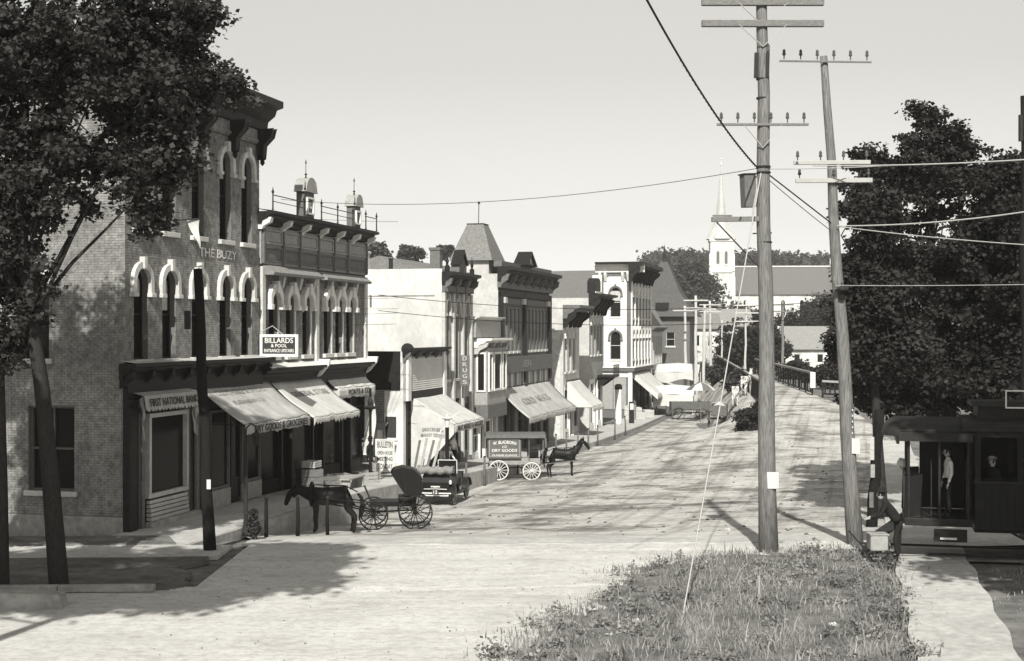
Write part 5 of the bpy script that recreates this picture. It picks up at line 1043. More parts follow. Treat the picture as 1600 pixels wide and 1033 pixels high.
def horse(label, loc, rz, coat='horse_coat', head='up', group='horses in the street', mane='mane', harness=True, sc=1.0):
    r = empty('horse', loc, rz, label, 'horse', group); r.scale = (sc,)*3
    nd = [((-.15,0,1.22),(.27,.31))]; ed = []
    b = chain(nd, ed, [((.2,0,1.17),(.27,.32)), ((.5,0,1.2),(.24,.31))], 0)
    if head == 'up': ck = [((.72,0,1.42),(.15,.22)), ((.93,0,1.68),(.11,.16)), ((1.08,0,1.88),(.10,.12)), ((1.22,0,1.80),(.10,.12)), ((1.38,0,1.58),(.075,.085)), ((1.46,0,1.45),(.065,.06))]
    else: ck = [((.78,0,1.3),(.15,.22)), ((1.02,0,1.36),(.11,.16)), ((1.22,0,1.36),(.10,.12)), ((1.34,0,1.24),(.10,.12)), ((1.44,0,1.0),(.075,.085)), ((1.48,0,.87),(.065,.06))]
    chain(nd, ed, ck, b)
    h = chain(nd, ed, [((-.48,0,1.24),(.27,.29)), ((-.72,0,1.2),(.20,.22))], 0)
    for s in (-1, 1):
        chain(nd, ed, [((.5,s*.16,.98),(.10,.13)), ((.48,s*.16,.76),(.075,.09)), ((.5,s*.16,.50),(.06,.07)), ((.49,s*.16,.30),(.043,.048)), ((.49,s*.16,.13),(.052,.055)), ((.53,s*.16,.03),(.055,.06))], b)
        f = -.06*s
        chain(nd, ed, [((-.6,s*.15,1.0),(.15,.2)), ((-.52+f,s*.17,.80),(.11,.14)), ((-.76+f,s*.16,.56),(.07,.085)), ((-.74+f,s*.16,.34),(.05,.052)), ((-.72+f,s*.16,.13),(.054,.056)), ((-.67+f,s*.16,.03),(.058,.06))], h)
    skin_mesh('body', nd, ed, coat, r)
    c = [Vector(k[0]) for k in ck]
    mn = MB()
    for i in range(14):
        t = i/13*2.9; p = c[int(t)].lerp(c[min(int(t)+1, 5)], t-int(t)); mn.bar(p+Vector((-.06,0,.16)), p+Vector((-.16,.10 if i%2 else -.10,-.10)), .08, .035)
    mn.build('mane', mane, r)
    tl = MB().tube([(-.86,0,1.28),(-.98,0,1.15),(-1.03,0,.9),(-1.0,.02,.65),(-.97,.0,.48)], [.035,.06,.075,.06,.012], 8).build('tail', mane, r, smooth=True)
    for s in (-1, 1): MB().lathe([(.045,0),(.05,.06),(.03,.13),(.004,.2)], 8, tuple(c[2]+Vector((.03,s*.07,.08)))).build('ear', coat, r, smooth=True)
    if harness:
        MB().tube([(.62+.1*math.cos(t)*0, .27*math.sin(t), 1.25+.36*math.cos(t)) if True else 0 for t in np.linspace(0, 2*math.pi, 20)], .055, 6).build('collar', 'leather', r)
        g = MB()
        for x, rr in ((.1,.345),(-.45,.315)): g.tube([(x, rr*.82*math.sin(t), 1.2+rr*math.cos(t)) for t in np.linspace(0, 2*math.pi, 22)], .022, 5)
        for s in (-1, 1): g.tube([(.62,s*.27,1.2),(.1,s*.30,1.15),(-.45,s*.29,1.08),(-.9,s*.25,1.02),(-1.7,s*.22,.85)], .02, 5)
        g.tube([(.5,0,1.56),(.1,0,1.53),(-.45,0,1.53),(-.86,0,1.33)], .02, 5); g.build('harness', 'leather', r)
        q = c[4]; MB().tube([q+Vector((0,.09*math.sin(t),.09*math.cos(t)*1.0)) for t in np.linspace(0,2*math.pi,14)], .016, 5).tube([c[3]+Vector((-.06,.125,.08)), q+Vector((0,.09,0))], .014, 5).tube([c[3]+Vector((-.06,-.125,.08)), q+Vector((0,-.09,0))], .014, 5).build('bridle', 'leather', r)
        for s in (-1, 1): MB().cbox(tuple(c[3]+Vector((.0,s*.135,.03))), (.11,.012,.1)).build('blinker', 'leather', r)
    return r
def person(label, loc, rz, pose='stand', coat='cloth_dark', legs='cloth_dark', hat='cap', hatm='cloth_dark', skirt=False, group=None, sc=1.0):
    r = empty('person', loc, rz, label, 'person', group); r.scale = (sc,)*3      # faces +x
    sit = pose == 'sit'; dz = -.45 if sit else 0
    pel = Vector((0,0,.95+dz)); lean = .35 if pose == 'lean' else (.12 if sit else 0)
    nd = [((0,0,.95+dz),(.11,.15))]; ed = []
    ch = chain(nd, ed, [((lean*.3,0,1.12+dz),(.10,.14)), ((lean*.75,0,1.32+dz),(.12,.17))], 0)
    tp = chain(nd, ed, [((lean,0,1.45+dz),(.075,.09)), ((lean*1.1+.01,0,1.53+dz),(.05,.05))], ch)
    hands = []
    for s in (-1, 1):
        if pose in ('lean', 'sit'): arm = [((lean*.9,s*.19,1.38+dz),.06), ((lean+.08,s*.25,1.14+dz),.046), ((lean+.33,s*.17,1.05+dz),.036)]
        elif pose == 'reach' and s == 1: arm = [((lean*.9,s*.19,1.38+dz),.06), ((.2,s*.26,1.25+dz),.046), ((.42,s*.22,1.4+dz),.036)]
        else: arm = [((lean*.9,s*.19,1.38+dz),.06), ((-.01,s*.25,1.12+dz),.046), ((.07,s*.24,.88+dz),.036)]
        chain(nd, ed, arm, ch); hands.append((Vector(arm[2][0]), (Vector(arm[2][0])-Vector(arm[1][0])).normalized()))
    body = skin_mesh('body', nd, ed, coat, r)
    ln = [((0,0,.97+dz),(.11,.15))]; le = []
    for s in (-1, 1):
        if sit: lg_ = [((.08,s*.1,.5),.085), ((.42,s*.11,.49),.062), ((.45,s*.11,.25),.05), ((.43,s*.11,.07),.04)]
        else: lg_ = [((.0,s*.095,.84),.085), ((.03+.05*s*(pose!='stand'),s*.1,.5),.062), ((.0+.1*s*(pose=='walk'),s*.1,.1),.045)]
        k = chain(ln, le, lg_, 0); q = lg_[-1][0]
        MB().lathe([(.05,-.06),(.055,.0),(.045,.03),(.02,.05)], 10, (q[0]+.05, q[1], .06), ).build('shoe', 'leather', r).scale = (1,1,1)
    skin_mesh('trousers', ln, le, legs, r)
    if skirt: MB().lathe([(.30,.06),(.27,.4),(.20,.8),(.14,1.0+dz)], 16).build('skirt', coat, r, smooth=True)
    hc = Vector((lean*1.15+.03,0,1.64+dz))
    hd = MB(); prof = [(.02,-.125),(.055,-.11),(.075,-.06),(.085,.0),(.088,.05),(.078,.09),(.045,.118),(.01,.126)]; hd.lathe(prof, 14, tuple(hc), .88); head = hd.build('head', 'skin', r, smooth=True)
    MB().add([tuple(hc+Vector(p)) for p in ((.08,-.012,.02),(.08,.012,.02),(.115,.014,-.025),(.115,-.014,-.025),(.075,0,-.035))], [(0,1,2,3),(3,2,4),(0,3,4),(1,4,2)]).build('nose', 'skin', head)
    for s in (-1, 1): MB().lathe([(.004,-.01),(.012,-.006),(.014,.0),(.012,.006),(.004,.01)], 8, tuple(hc+Vector((.078,s*.03,.02)))).build('eye', 'hair', head); MB().lathe([(.008,-.03),(.018,-.01),(.018,.015),(.008,.03)], 6, tuple(hc+Vector((0,s*.08,.0)))).build('ear', 'skin', head)
    MB().cbox(tuple(hc+Vector((.078,0,-.062))), (.01,.04,.01)).build('mouth', 'hair', head)
    MB().lathe([(.092,-.03),(.096,.03),(.086,.09),(.05,.125),(.01,.135)], 14, tuple(hc+Vector((-.014,0,.0))), .92).build('hair', 'hair', head, smooth=True)
    if hat == 'cap': MB().lathe([(.10,.06),(.115,.09),(.11,.13),(.05,.15),(.01,.152)], 14, tuple(hc)).cbox(tuple(hc+Vector((.11,0,.07))), (.09,.13,.015)).build('cap', hatm, r, smooth=True)
    else: MB().lathe([(.17,.07),(.175,.078),(.10,.082),(.10,.15),(.08,.18),(.01,.185)], 18, tuple(hc)).build('hat', hatm, r, smooth=True)
    for p, d in hands:
        hn = MB(); up = Vector((0,0,1)) if abs(d.z) < .8 else Vector((1,0,0)); sd_ = d.cross(up).normalized(); hn.bar(p, p+d*.09, .07, .03)
        for k, L in enumerate((.07,.08,.075,.06)): q = p+d*.09+sd_*(-.027+.018*k); b_ = sd_.cross(d); hn.tube([q, q+d*L*.55, q+d*L*.9-b_*.02], [.009,.008,.006], 5)
        hn.tube([p+d*.03+sd_*-.03, p+d*.06+sd_*-.06, p+d*.09+sd_*-.065], [.011,.01,.008], 5); hn.build('hand', 'skin', r)
    return r

# ---------------------------------------------------------------- wheels and vehicles
def wheel(parent, loc, rad, m='wheel_pale', spokes=12, tyre='rubber', tw=.035, axis='y', rimw=.05, hubr=.07, steer=0):
    """wheel in the x-z plane of its vehicle"""
    k = 28; w_ = MB(); po = [(rad*math.cos(2*math.pi*i/k), rad*math.sin(2*math.pi*i/k)) for i in range(k)]; pi = [(x*(rad-rimw)/rad, z*(rad-rimw)/rad) for x, z in po]
    w_.ring(po, pi, -tw, tw); o = w_.build('wheel', m, parent); o.location = loc; o.rotation_euler = (0,0,steer)
    t_ = MB(); p2 = [(x*(rad+.012)/rad, z*(rad+.012)/rad) for x, z in po]; t_.ring(p2, [(x*1.001, z*1.001) for x, z in po], -tw*.8, tw*.8); t_.build('tyre', tyre, o)
    sp_ = MB().bar((hubr*.8,0,0),(rad-rimw*.8,0,0), .026).build('spoke', m, o)
    for i in range(1, spokes): share(sp_, 'spoke', o, rot=(0,-2*math.pi*i/spokes,0))
    hb = MB().lathe([(.03,-.12),(hubr*.8,-.1),(hubr,-.05),(hubr,.05),(hubr*.8,.1),(.03,.12)], 12).build('hub', m, o); hb.rotation_euler = (R(90),0,0); return o
# delivery wagon, seen side on
wp = at(803, 749, -1.78); dw = empty('delivery_wagon', (wp.x, wp.y, G(wp.x, wp.y)), R(3), 'panelled delivery wagon with white lettering and pale spoked wheels', 'wagon')
for x, rr in ((-.83,.52),(.88,.47)):
    for y in (-.72, .72): wheel(dw, (x, y, rr+.012), rr, spokes=14)
MB().box(-1.3, 1.35, -.5, .5, .78, 1.12).build('bed', 'wagon_pale', dw, bevel=.02)
MB().box(-1.4, .35, -.66, .66, 1.12, 2.2).build('box', 'wagon_body', dw, bevel=.02)
f = [(-1.32,1.2),(.27,1.2),(.27,2.12),(-1.32,2.12)]; MB().ring(f, inset(f, .04), -.685, -.661).build('panel_moulding', 'wagon_pale', dw)
MB().profile([(-.78,2.2),(.78,2.2),(.7,2.34),(.35,2.44),(0,2.47),(-.35,2.44),(-.7,2.34)], -1.5, 1.6).build('roof', 'wagon_wood', dw, bevel=.01)
MB().box(-1.5, 1.6, -.8, -.78, 2.19, 2.36).build('roof_edge', 'mid_paint', dw)
for y in (-.62, .62): MB().bar((1.45,y,1.1),(1.5,y,2.2), .05).bar((.75,y,1.1),(.75,y,2.2), .04).build('roof_post', 'wagon_body', dw)
MB().box(.75, 1.25, -.6, .6, 1.2, 1.5).box(.7, .78, -.6, .6, 1.5, 1.9).build('seat', 'leather', dw, bevel=.02)
MB().bar((1.35,0,1.0),(1.75,0,1.6), 1.1, .04).build('dashboard', 'leather', dw)
MB().bar((-.83,-.7,.53),(-.83,.7,.53), .08).bar((.88,-.7,.5),(.88,.7,.5), .08).build('axle', 'black_iron', dw)
MB().tube([(-1.3,-.55,.8),(-.83,-.6,.62),(-.3,-.55,.8)], .03, 5).tube([(.4,-.55,.8),(.88,-.6,.62),(1.35,-.55,.8)], .03, 5).tube([(.88,0,.5),(.3,0,.62),(-.83,0,.53)], .035, 5).build('spring', 'black_iron', dw)
for y in (-.33,.33): MB().bar((1.1,y,.75),(3.3,y,.98), .05).build('shaft', 'wagon_wood', dw)
for s_, z_, w_, h_, bd_ in (('W. BLADBORN',1.98,1.2,.17,.08),('& CO',1.74,.24,.12,None),('DRY GOODS',1.55,1.3,.15,None),('DUNDEE ILLINOIS',1.3,1.3,.09,None)):
    text(s_, 'lettering', 'letter_white', dw, (-.52, -.668, z_), (1,0,0), (0,0,1), w_, h_, bend=bd_)
horse('dark harnessed horse pulling the lettered delivery wagon', (wp.x+2.55, wp.y+.12, G(wp.x+2.5, wp.y)), R(2), head='up', sc=.97)
# buggy with folded hood and its horse, in the shade before the shops
hp = Vector((-5.95, 46.3, 0)); hp.z = G(hp.x, hp.y)
horse('black horse with lowered head hitched to the hooded buggy in the shade', hp, R(178), head='down', sc=1.02)
bp = Vector((-4.1, 49.0, 0)); bp.z = G(bp.x, bp.y)
bg_ = empty('buggy', bp, R(186), 'black open buggy with raised leather hood beside the pavement', 'buggy')
for x, rr in ((-.72,.58),(.72,.5)):
    for y in (-.66, .66): wheel(bg_, (x, y, rr+.012), rr, 'leather', 14, 'rubber', .018, rimw=.035, hubr=.055)
MB().box(-.75, .85, -.36, .36, .78, .98).build('body', 'leather', bg_, bevel=.02)
MB().box(-.75, -.15, -.5, .5, .98, 1.12).box(-.85, -.72, -.5, .5, 1.12, 1.6).build('seat', 'leather', bg_, bevel=.03)
hd = MB(); pr = [(-.86,1.1),(-.98,1.45),(-.92,1.8),(-.66,2.04),(-.3,2.12),(.02,2.04),(.1,1.92)]
for i in range(len(pr)-1): hd.add([(pr[i][0],-.56,pr[i][1]),(pr[i][0],.56,pr[i][1]),(pr[i+1][0],.56,pr[i+1][1]),(pr[i+1][0],-.56,pr[i+1][1])], [(0,1,2,3)])
for y in (-.56, .56): hd.add([(p[0],y,p[1]) for p in pr]+[(-.35,y,1.2)], [tuple(range(len(pr)+1))])
hh = hd.build('hood', 'leather', bg_); hh.modifiers.new('s','SOLIDIFY').thickness = .02
for y in (-.57,.57): MB().tube([(-.4,y,1.15),(.1,y,1.92)], .014, 5).tube([(-.4,y,1.15),(-.3,y,2.1)], .012, 5).build('hood_bow', 'black_iron', bg_)
MB().bar((.8,0,.95),(1.02,0,1.45), .8, .03).build('dashboard', 'leather', bg_)
MB().bar((-.72,-.6,.6),(-.72,.6,.6), .06).bar((.72,-.6,.52),(.72,.6,.52), .06).bar((-.72,0,.62),(.72,0,.55), .05).build('axle', 'black_iron', bg_)
MB().tube([(-.72,-.3,.62),(-.9,-.3,.75),(-.6,-.3,.8)], .025, 5).tube([(.72,-.3,.55),(.9,-.3,.7),(.6,-.3,.79)], .025, 5).build('spring', 'black_iron', bg_)
for y in (-.3,.3): MB().tube([(.8,y,.6),(1.5,y,.78),(2.9,y,.98)], .028, 6).build('shaft', 'leather', bg_)
# touring car from behind
cp = at(684, 789, -1.5); cp = Vector((cp.x, cp.y, G(cp.x, cp.y)))
car = empty('touring_car', cp, RZ+R(4), 'black open touring car with folded top parked at the kerb', 'car')       # x forward
for x in (0.1, 2.75):
    for y in (-.68, .68): wheel(car, (x, y, .43), .42, 'wagon_pale', 12, 'rubber', .05, rimw=.06, hubr=.06)
MB().prism([(-.35,.62),(2.0,.62),(2.0,1.12),(1.75,1.12),(1.6,1.2),(1.1,1.2),(.9,1.12),(.55,1.15),(-.28,1.28),(-.4,1.0)], -.58, .58).build('body', 'car_black', car, bevel=.04)
MB().prism([(2.0,.62),(3.2,.62),(3.2,1.1),(2.0,1.14)], -.42, .42).build('bonnet', 'car_black', car, bevel=.05)
MB().box(-.34, .0, -.56, .56, 1.2, 1.42).build('seat_back', 'leather', car, bevel=.05); MB().box(1.0, 1.2, -.56, .56, 1.2, 1.45).build('seat_back', 'leather', car, bevel=.05)
def fold(i, j):
    x = 2*math.pi*j; y = -.78+1.56*i; rr = .17+.025*math.sin(24*i+3*math.sin(5*j)); return (-.38+rr*1.25*math.cos(x)-.02*math.sin(9*i), y*(1-.0), 1.56+rr*math.sin(x)-.05*math.sin(math.pi*i))
MB().grid(fold, 48, 14).add([fold(0, k/14) for k in range(14)], [tuple(range(14))]).add([fold(1, k/14) for k in range(14)], [tuple(range(14))]).build('folded_top', 'tan_top', car, smooth=True)
for y in (-.7, .7):
    for x0 in (.1, 2.75): MB().tube([(x0-.52,y,.42),(x0-.42,y,.7),(x0-.15,y,.9),(x0+.15,y,.9),(x0+.45,y,.72),(x0+.6,y,.5)], .03, 6).grid(lambda i, j, x0=x0, y=y: (x0+.56*math.cos(math.pi*(1.02-.95*i)), y-.13+.26*j, .40+.53*math.sin(math.pi*(1.02-.95*i))), 12, 2).build('mudguard', 'car_black', car)
    MB().box(.6, 2.2, y-.13, y+.13, .42, .46).build('running_board', 'rubber', car)
    MB().lathe([(.03,0),(.06,.02),(.07,.12),(.05,.16),(.02,.2)], 10, (-.35, y*.9, .92)).build('tail_lamp', 'brass', car)
MB().bar((-.1,-.72,.42),(-.1,.72,.42), .07).bar((-.45,-.68,.55),(-.45,.68,.55), .05).build('rear_axle', 'wheel_pale', car)
MB().tube([(-.45,-.5,.72),(-.5,0,.74),(-.45,.5,.72)], .02, 6).build('spring', 'brass', car)
MB().lathe([(.0,0),(.07,.01),(.075,.05),(.0,.06)], 12, (-.48, 0, .78)).build('lamp', 'brass', car)
MB().box(-.50, -.485, -.15, .13, .52, .70).build('number_plate', 'letter_dark', car); text('12', 'lettering', 'letter_white', car, (-.505, -.01, .6), (0,-1,0), (0,0,1), .17, .14)
MB().box(-.47, -.45, -.2, .2, .80, .86).build('body_badge', 'brass', car)
MB().bar((2.0,-.42,1.12),(1.95,-.42,1.75), .04).bar((2.0,.42,1.12),(1.95,.42,1.75), .04).bar((1.95,-.42,1.75),(1.95,.42,1.75), .04).build('windscreen_frame', 'brass', car); MB().box(1.955, 1.97, -.4, .4, 1.14, 1.73).build('windscreen', 'glass', car)
w_ = MB().tube([(.3*math.cos(t)*.25+1.55, .3+.19*math.sin(t), 1.4+.19*math.cos(t)) for t in np.linspace(0,2*math.pi,18)], .014, 5).bar((1.55,.3,1.4),(1.85,.3,1.0), .03).build('steering_wheel', 'leather', car)
# farm wagons in the hollow beside the bridge
def farm_wagon(label, loc, rz, sacks=False, group='farm wagons'):
    r = empty('farm_wagon', loc, rz, label, 'wagon', group)
    for x, rr in ((-1.2,.62),(1.2,.52)):
        for y in (-.8,.8): wheel(r, (x, y, rr+.01), rr, 'wagon_wood', 12, 'black_iron', .035, rimw=.06)
    for k in range(3):
        for y in (-.58,.58): MB().box(-1.8, 1.8, y-.025, y+.025, .95+.24*k, 1.17+.24*k).build('side_board', 'wagon_wood', r)
    MB().box(-1.8, 1.8, -.56, .56, .85, .93).build('floor', 'wagon_wood', r); MB().box(-1.84,-1.8,-.6,.6,.9,1.66).build('tailboard', 'wagon_wood', r); MB().box(1.8,1.84,-.6,.6,.9,1.66).build('headboard', 'wagon_wood', r)
    MB().box(.8, 1.15, -.6, .6, 1.72, 1.8).bar((.8,0,1.66),(.8,0,1.72), .9, .1).build('seat', 'wagon_pale', r)
    MB().bar((-1.2,-.8,.63),(-1.2,.8,.63), .1).bar((1.2,-.8,.53),(1.2,.8,.53), .1).bar((-1.3,0,.68),(1.3,0,.62), .09).build('axle', 'wagon_wood', r); MB().bar((1.3,0,.55),(4.2,0,.75), .08).build('pole', 'wagon_wood', r)
    if sacks: MB().grid(lambda i, j: (-1.5+3*i, -.5+1.0*j, 1.5+.35*math.sin(math.pi*j)*(.6+.4*abs(math.sin(i*9)))), 24, 8).build('load', 'canvas', r, smooth=True)
    return r
q = at(1078, 651, -2.0); farm_wagon('farm wagon standing broadside in the hollow by the tents', (q.x, q.y, G(q.x, q.y)), R(4))
q = at(1124, 667, -1.45); farm_wagon('farm wagon seen from behind at the foot of the bridge bank', (q.x, q.y, G(q.x,q.y)), R(80), True)
q = at(1150, 661, -1.2); horse('white horse standing near the bush below the bridge', (q.x, q.y, G(q.x,q.y)), R(75), 'horse_grey', 'down', mane='horse_grey')
q = at(1166, 652, -1.0); horse('second white horse behind the bush below the bridge', (q.x, q.y, G(q.x,q.y)), R(60), 'horse_grey', 'up', mane='horse_grey')
q = at(1092, 640, -2.1)
def tent(label, c, w, d, h, m='canvas'):
    r = empty('market_tent', c, RZ-R(90), label, 'tent', 'market tents')
    MB().grid(lambda i, j: (-w/2+w*i, -d/2+d*j, h - .9*abs(2*j-1)**1.2*1.0 - .12*math.sin(math.pi*i)*math.sin(math.pi*2*j)**2 - .15*abs(2*i-1)), 16, 12).build('canopy', m, r, smooth=True).modifiers.new('s','SOLIDIFY').thickness = .03
    for x in (-w/2+.1, w/2-.1):
        for y in (-d/2+.1, d/2-.1): MB().bar((x,y,-.2),(x,y,h-.95), .09).build('tent_pole', 'pole_white', r)
    MB().grid(lambda i, j: (-w/2+.05+(w-.1)*i, -d/2+.03*math.sin(19*i)*j, h-.98-(.9+.2*math.sin(7*i))*j), 24, 5).build('flap', m, r, smooth=True)
    MB().grid(lambda i, j: (-w/2+.03*math.sin(19*i)*j, -d/2+.05+(d-.1)*i, h-.98-1.0*j), 12, 5).build('flap', m, r, smooth=True); return r
for k, (px, py, Y, w, d, h) in enumerate(((1060,628,150,4.6,2.6,4.7),(1054,632,139,4.0,2.2,2.9))):
    c = W(px, py, Y); tent(('tall white canvas tent on the corner of the far shops','low white tent in front of the tall tent')[k], (c.x, Y, G(c.x, Y)), w, d, h)
c = W(1095, 625, 126); um = empty('umbrella', (c.x, 126, G(c.x,126)), 0, 'striped umbrella standing open above the farm wagon', 'umbrella')
for k in range(8):
    a0 = 2*math.pi*k/8; a1 = a0+2*math.pi/8; MB().add([(0,0,3.55),(.75*math.cos(a0),.75*math.sin(a0),3.32),(.75*math.cos(a1),.75*math.sin(a1),3.32),(1.35*math.cos(a1),1.35*math.sin(a1),2.85),(1.35*math.cos(a0),1.35*math.sin(a0),2.85)], [(0,1,2),(1,4,3,2)]).build('gore', 'canvas' if k % 2 else 'mid_paint', um)
MB().tube([(0,0,0),(0,0,3.6)], .03, 6).build('staff', 'pole_wood', um)
bs_ = at(1172, 672); tree('bush', 'dark round bush at the foot of the bridge bank', bs_, [(0,0,0),(.05,0,.5),(0,0,.9)], .06, [(0,0,.9,.85,.8,.85),(.4,0,.5,.5,.5,.45)], 7000, .16, 'leaf_b', 90, (.2,.4), nclump=40, limbs=False, cat='shrub')
for k, (px, py, w_) in enumerate(((1122,612,.9),(1104,606,1.0),(1150,622,.8))):
    c = W(px, py, (150,165,125)[k]); zb = G(c.x, c.y); tree('bush', ('brambly bush on the bank under the left bridge railing','scrubby bush behind the striped umbrella','low bush at the near end of the bank')[k], (c.x, c.y, zb), [(0,0,0),(0,0,.5),(0,0,.8)], .05, [(0,0,.8,w_,w_*.7,.8),(w_*.5,0,.5,w_*.5,.8,.5)], 4500, .28, 'leaf_far', 92+k, (.3,.7), nclump=36, limbs=False, cat='shrub')

# ---------------------------------------------------------------- the tram
tp = Vector((10.15, 36.9, 0)); tz = .42; tr = empty('tram', (tp.x, tp.y, tz), R(-13.8), 'dark open-platform electric tram with fender waiting in the tree shade', 'tram')   # x runs back from its nose
HW = 1.15
for s in (-1, 1): MB().box(-1, 26, s*.72-.03, s*.72+.03, -.16, -.105).build('rail', 'black_iron', tr)
# fender: a slatted scoop in front
for k in range(9): y = -.95+1.9*k/8; MB().bar((-.75,y,.05),(.15,y,.72), .05, .03).build('fender_slat', 'black_iron', tr)
MB().bar((-.76,-1.0,.06),(-.76,1.0,.06), .07).bar((.15,-1.0,.74),(.15,1.0,.74), .07).build('fender_bar', 'black_iron', tr)
MB().box(.1, 1.75, -HW+.05, HW-.05, .62, .82).build('platform', 'tram_trim', tr, bevel=.02)
MB().box(.55, 1.75, HW-.12, HW-.06, .83, 2.94).build('far_bulkhead', 'tram_body', tr)
MB().box(1.7, 1.78, -.5, HW-.13, .83, 2.94).build('saloon_bulkhead', 'tram_body', tr)
MB().prism([(.12,.84),(.5,.84),(.5,1.9),(.12,1.9)], -HW+.1, HW-.1).build('dash_panel', 'tram_body', tr, bevel=.04)
hp_ = [(-1.25,2.9),(1.25,2.9),(1.2,3.04),(.9,3.2),(.5,3.3),(0,3.34),(-.5,3.3),(-.9,3.2),(-1.2,3.04)]
MB().grid(lambda i, j: (-.02-.42*math.sin(i*math.pi/2), -1.25*math.cos(math.pi*j)*(1-.55*i*i), 2.9+.44*math.sin(math.pi*j)**.7*math.cos(i*math.pi/2)), 8, 16).build('roof_nose', 'tram_trim', tr, smooth=True)
MB().profile(hp_, -.02, 1.8).build('platform_roof', 'tram_trim', tr, bevel=.03); MB().box(-.06, 1.75, -1.29, -1.25, 2.78, 3.0).box(-.1, -.03, -1.2, 1.2, 2.7, 3.0).build('roof_valance', 'tram_trim', tr)
for x, y in ((.2,-1.05),(.2,1.05),(.95,-1.08),(1.65,-1.1),(.2,-.4),(.2,.4)): MB().tube([(x,y,.8),(x,y,2.96)], .035, 8).build('platform_post', 'tram_trim', tr)
MB().tube([(.75,-1.12,.9),(.75,-1.12,2.3)], .018, 6).tube([(1.6,-1.12,.9),(1.6,-1.12,2.3)], .018, 6).build('grab_rail', 'tram_trim', tr)
MB().box(.8, 1.6, -1.4, -1.1, .28, .34).box(.8, 1.6, -1.38, -1.36, .34, .6).build('step', 'tram_trim', tr)
MB().box(.95, 1.35, -1.45, -1.15, .345, .39).build('step_plate', 'white_paint', tr)
LT = 13.0
MB().box(1.8, LT, -HW, HW, .55, 1.75).build('body', 'tram_body', tr, bevel=.03)
for k in range(int((LT-1.8)/.18)): MB().box(1.85+k*.18, 1.85+k*.18+.165, -HW-.02, -HW-.001, .7, 1.6).build('side_plank', 'tram_body', tr)
MB().box(1.8, LT, -HW+.06, HW-.06, .5, .54).build('floor', 'tram_trim', tr)
for k in range(12):
    x = 1.87+k*(LT-1.87)/11
    for s in (-1, 1): MB().box(x-.07, x+.07, s*(HW-.05)-.05, s*(HW-.05)+.05, 1.75, 2.95).build('window_post', 'tram_body', tr)
    if k < 11: MB().box(x+.07, x+(LT-1.87)/11-.07, HW-.06, HW-.045, 1.78, 2.9).build('window_pane', 'glass', tr)
MB().box(1.78, LT, -HW-.03, HW+.03, 1.74, 1.80).box(1.78, LT, -HW-.03, -HW+.04, 2.9, 3.05).build('belt_rail', 'tram_trim', tr)
MB().profile([(-1.32,3.05),(1.32,3.05),(1.3,3.16),(1.1,3.28),(.75,3.36),(-.75,3.36),(-1.1,3.28),(-1.3,3.16)], 1.5, LT).build('roof', 'tram_trim', tr, bevel=.03)
MB().box(1.9, LT, -.72, .72, 3.35, 3.66).profile([(-.82,3.66),(.82,3.66),(.6,3.78),(-.6,3.78)], 1.75, LT).build('clerestory', 'tram_trim', tr)
fr_ = [(2.55,3.62),(3.9,3.62),(3.9,4.08),(2.55,4.08)]; rb = MB().ring(fr_, inset(fr_, .035), -.9, -.85).box(3.08, 3.12, -.9, -.85, 3.66, 4.05).build('route_board_frame', 'white_paint', tr)
MB().bar((2.7,-.86,3.4),(2.7,-.86,3.62), .03).bar((3.7,-.86,3.4),(3.7,-.86,3.62), .03).build('frame_leg', 'black_iron', rb)
for x in (3.6, 5.2):
    for s in (-.72,.72): wheel(tr, (x, s, .33), .36, 'black_iron', 8, 'black_iron', .05, rimw=.08, hubr=.09)
MB().box(3.0, 5.8, -.9, .9, .3, .48).bar((3.1,-.95,.3),(2.5,-.95,.6), .06).bar((5.7,-.95,.3),(6.3,-.95,.6), .06).build('truck', 'black_iron', tr)
MB().box(3.0, 12, .2, .9, .95, 1.05).box(3.0, 12, .82, .9, 1.05, 1.6).build('bench', 'tram_trim', tr)
MB().lathe([(.10,-.05),(.14,.0),(.14,.1),(.05,.16)], 14).build('headlamp', 'brass', tr).matrix_local = Matrix.Translation((.1,0,2.1)) @ Matrix.Rotation(R(-90), 4, 'Y')
def tram_pt(x, y, z): return tr.matrix_basis @ Vector((x, y, z))
bpy.context.view_layer.update()
person('person in white standing on the open tram platform', tram_pt(1.2, -.5, .82), R(180), 'stand', 'cloth_white', 'cloth_dark', 'cap', 'cloth_dark')
person('person in dark coat and flat cap at the first tram window', tram_pt(2.3, -.55, .6), R(200), 'stand', 'cloth_dark', 'cloth_dark', 'cap', 'cloth_mid')
person('person in a pale hat looking out of the second tram window', tram_pt(3.2, -.6, .6), R(230), 'stand', 'cloth_dark', 'cloth_dark', 'hat', 'straw')
person('person in dark clothes and hat leaning over the hand cart before the tram', (tp.x-.45, tp.y-1.55, G(tp.x, tp.y-1.5)+.05), R(165), 'lean', 'cloth_dark', 'cloth_dark', 'hat', 'cloth_dark', sc=1.0)
hc_ = empty('hand_cart', (tp.x-.95, tp.y-1.35, G(tp.x-1, tp.y-1.3)+.03), R(0), 'small wheeled hand cart with pale box in front of the tram', 'cart')
MB().box(-.2, .25, -.22, .22, .26, .66).build('box', 'grey_paint', hc_, bevel=.04); MB().box(-.22, .27, -.24, .24, .662, .69).build('lid', 'grey_paint', hc_)
for x in (-.18, .2):
    for y in (-.25,.25): wheel(hc_, (x, y, .145), .13, 'black_iron', 6, 'black_iron', .02, rimw=.025, hubr=.03)
MB().tube([(-.3,0,.3),(-.7,0,.75)], .02, 6).build('handle', 'black_iron', hc_)

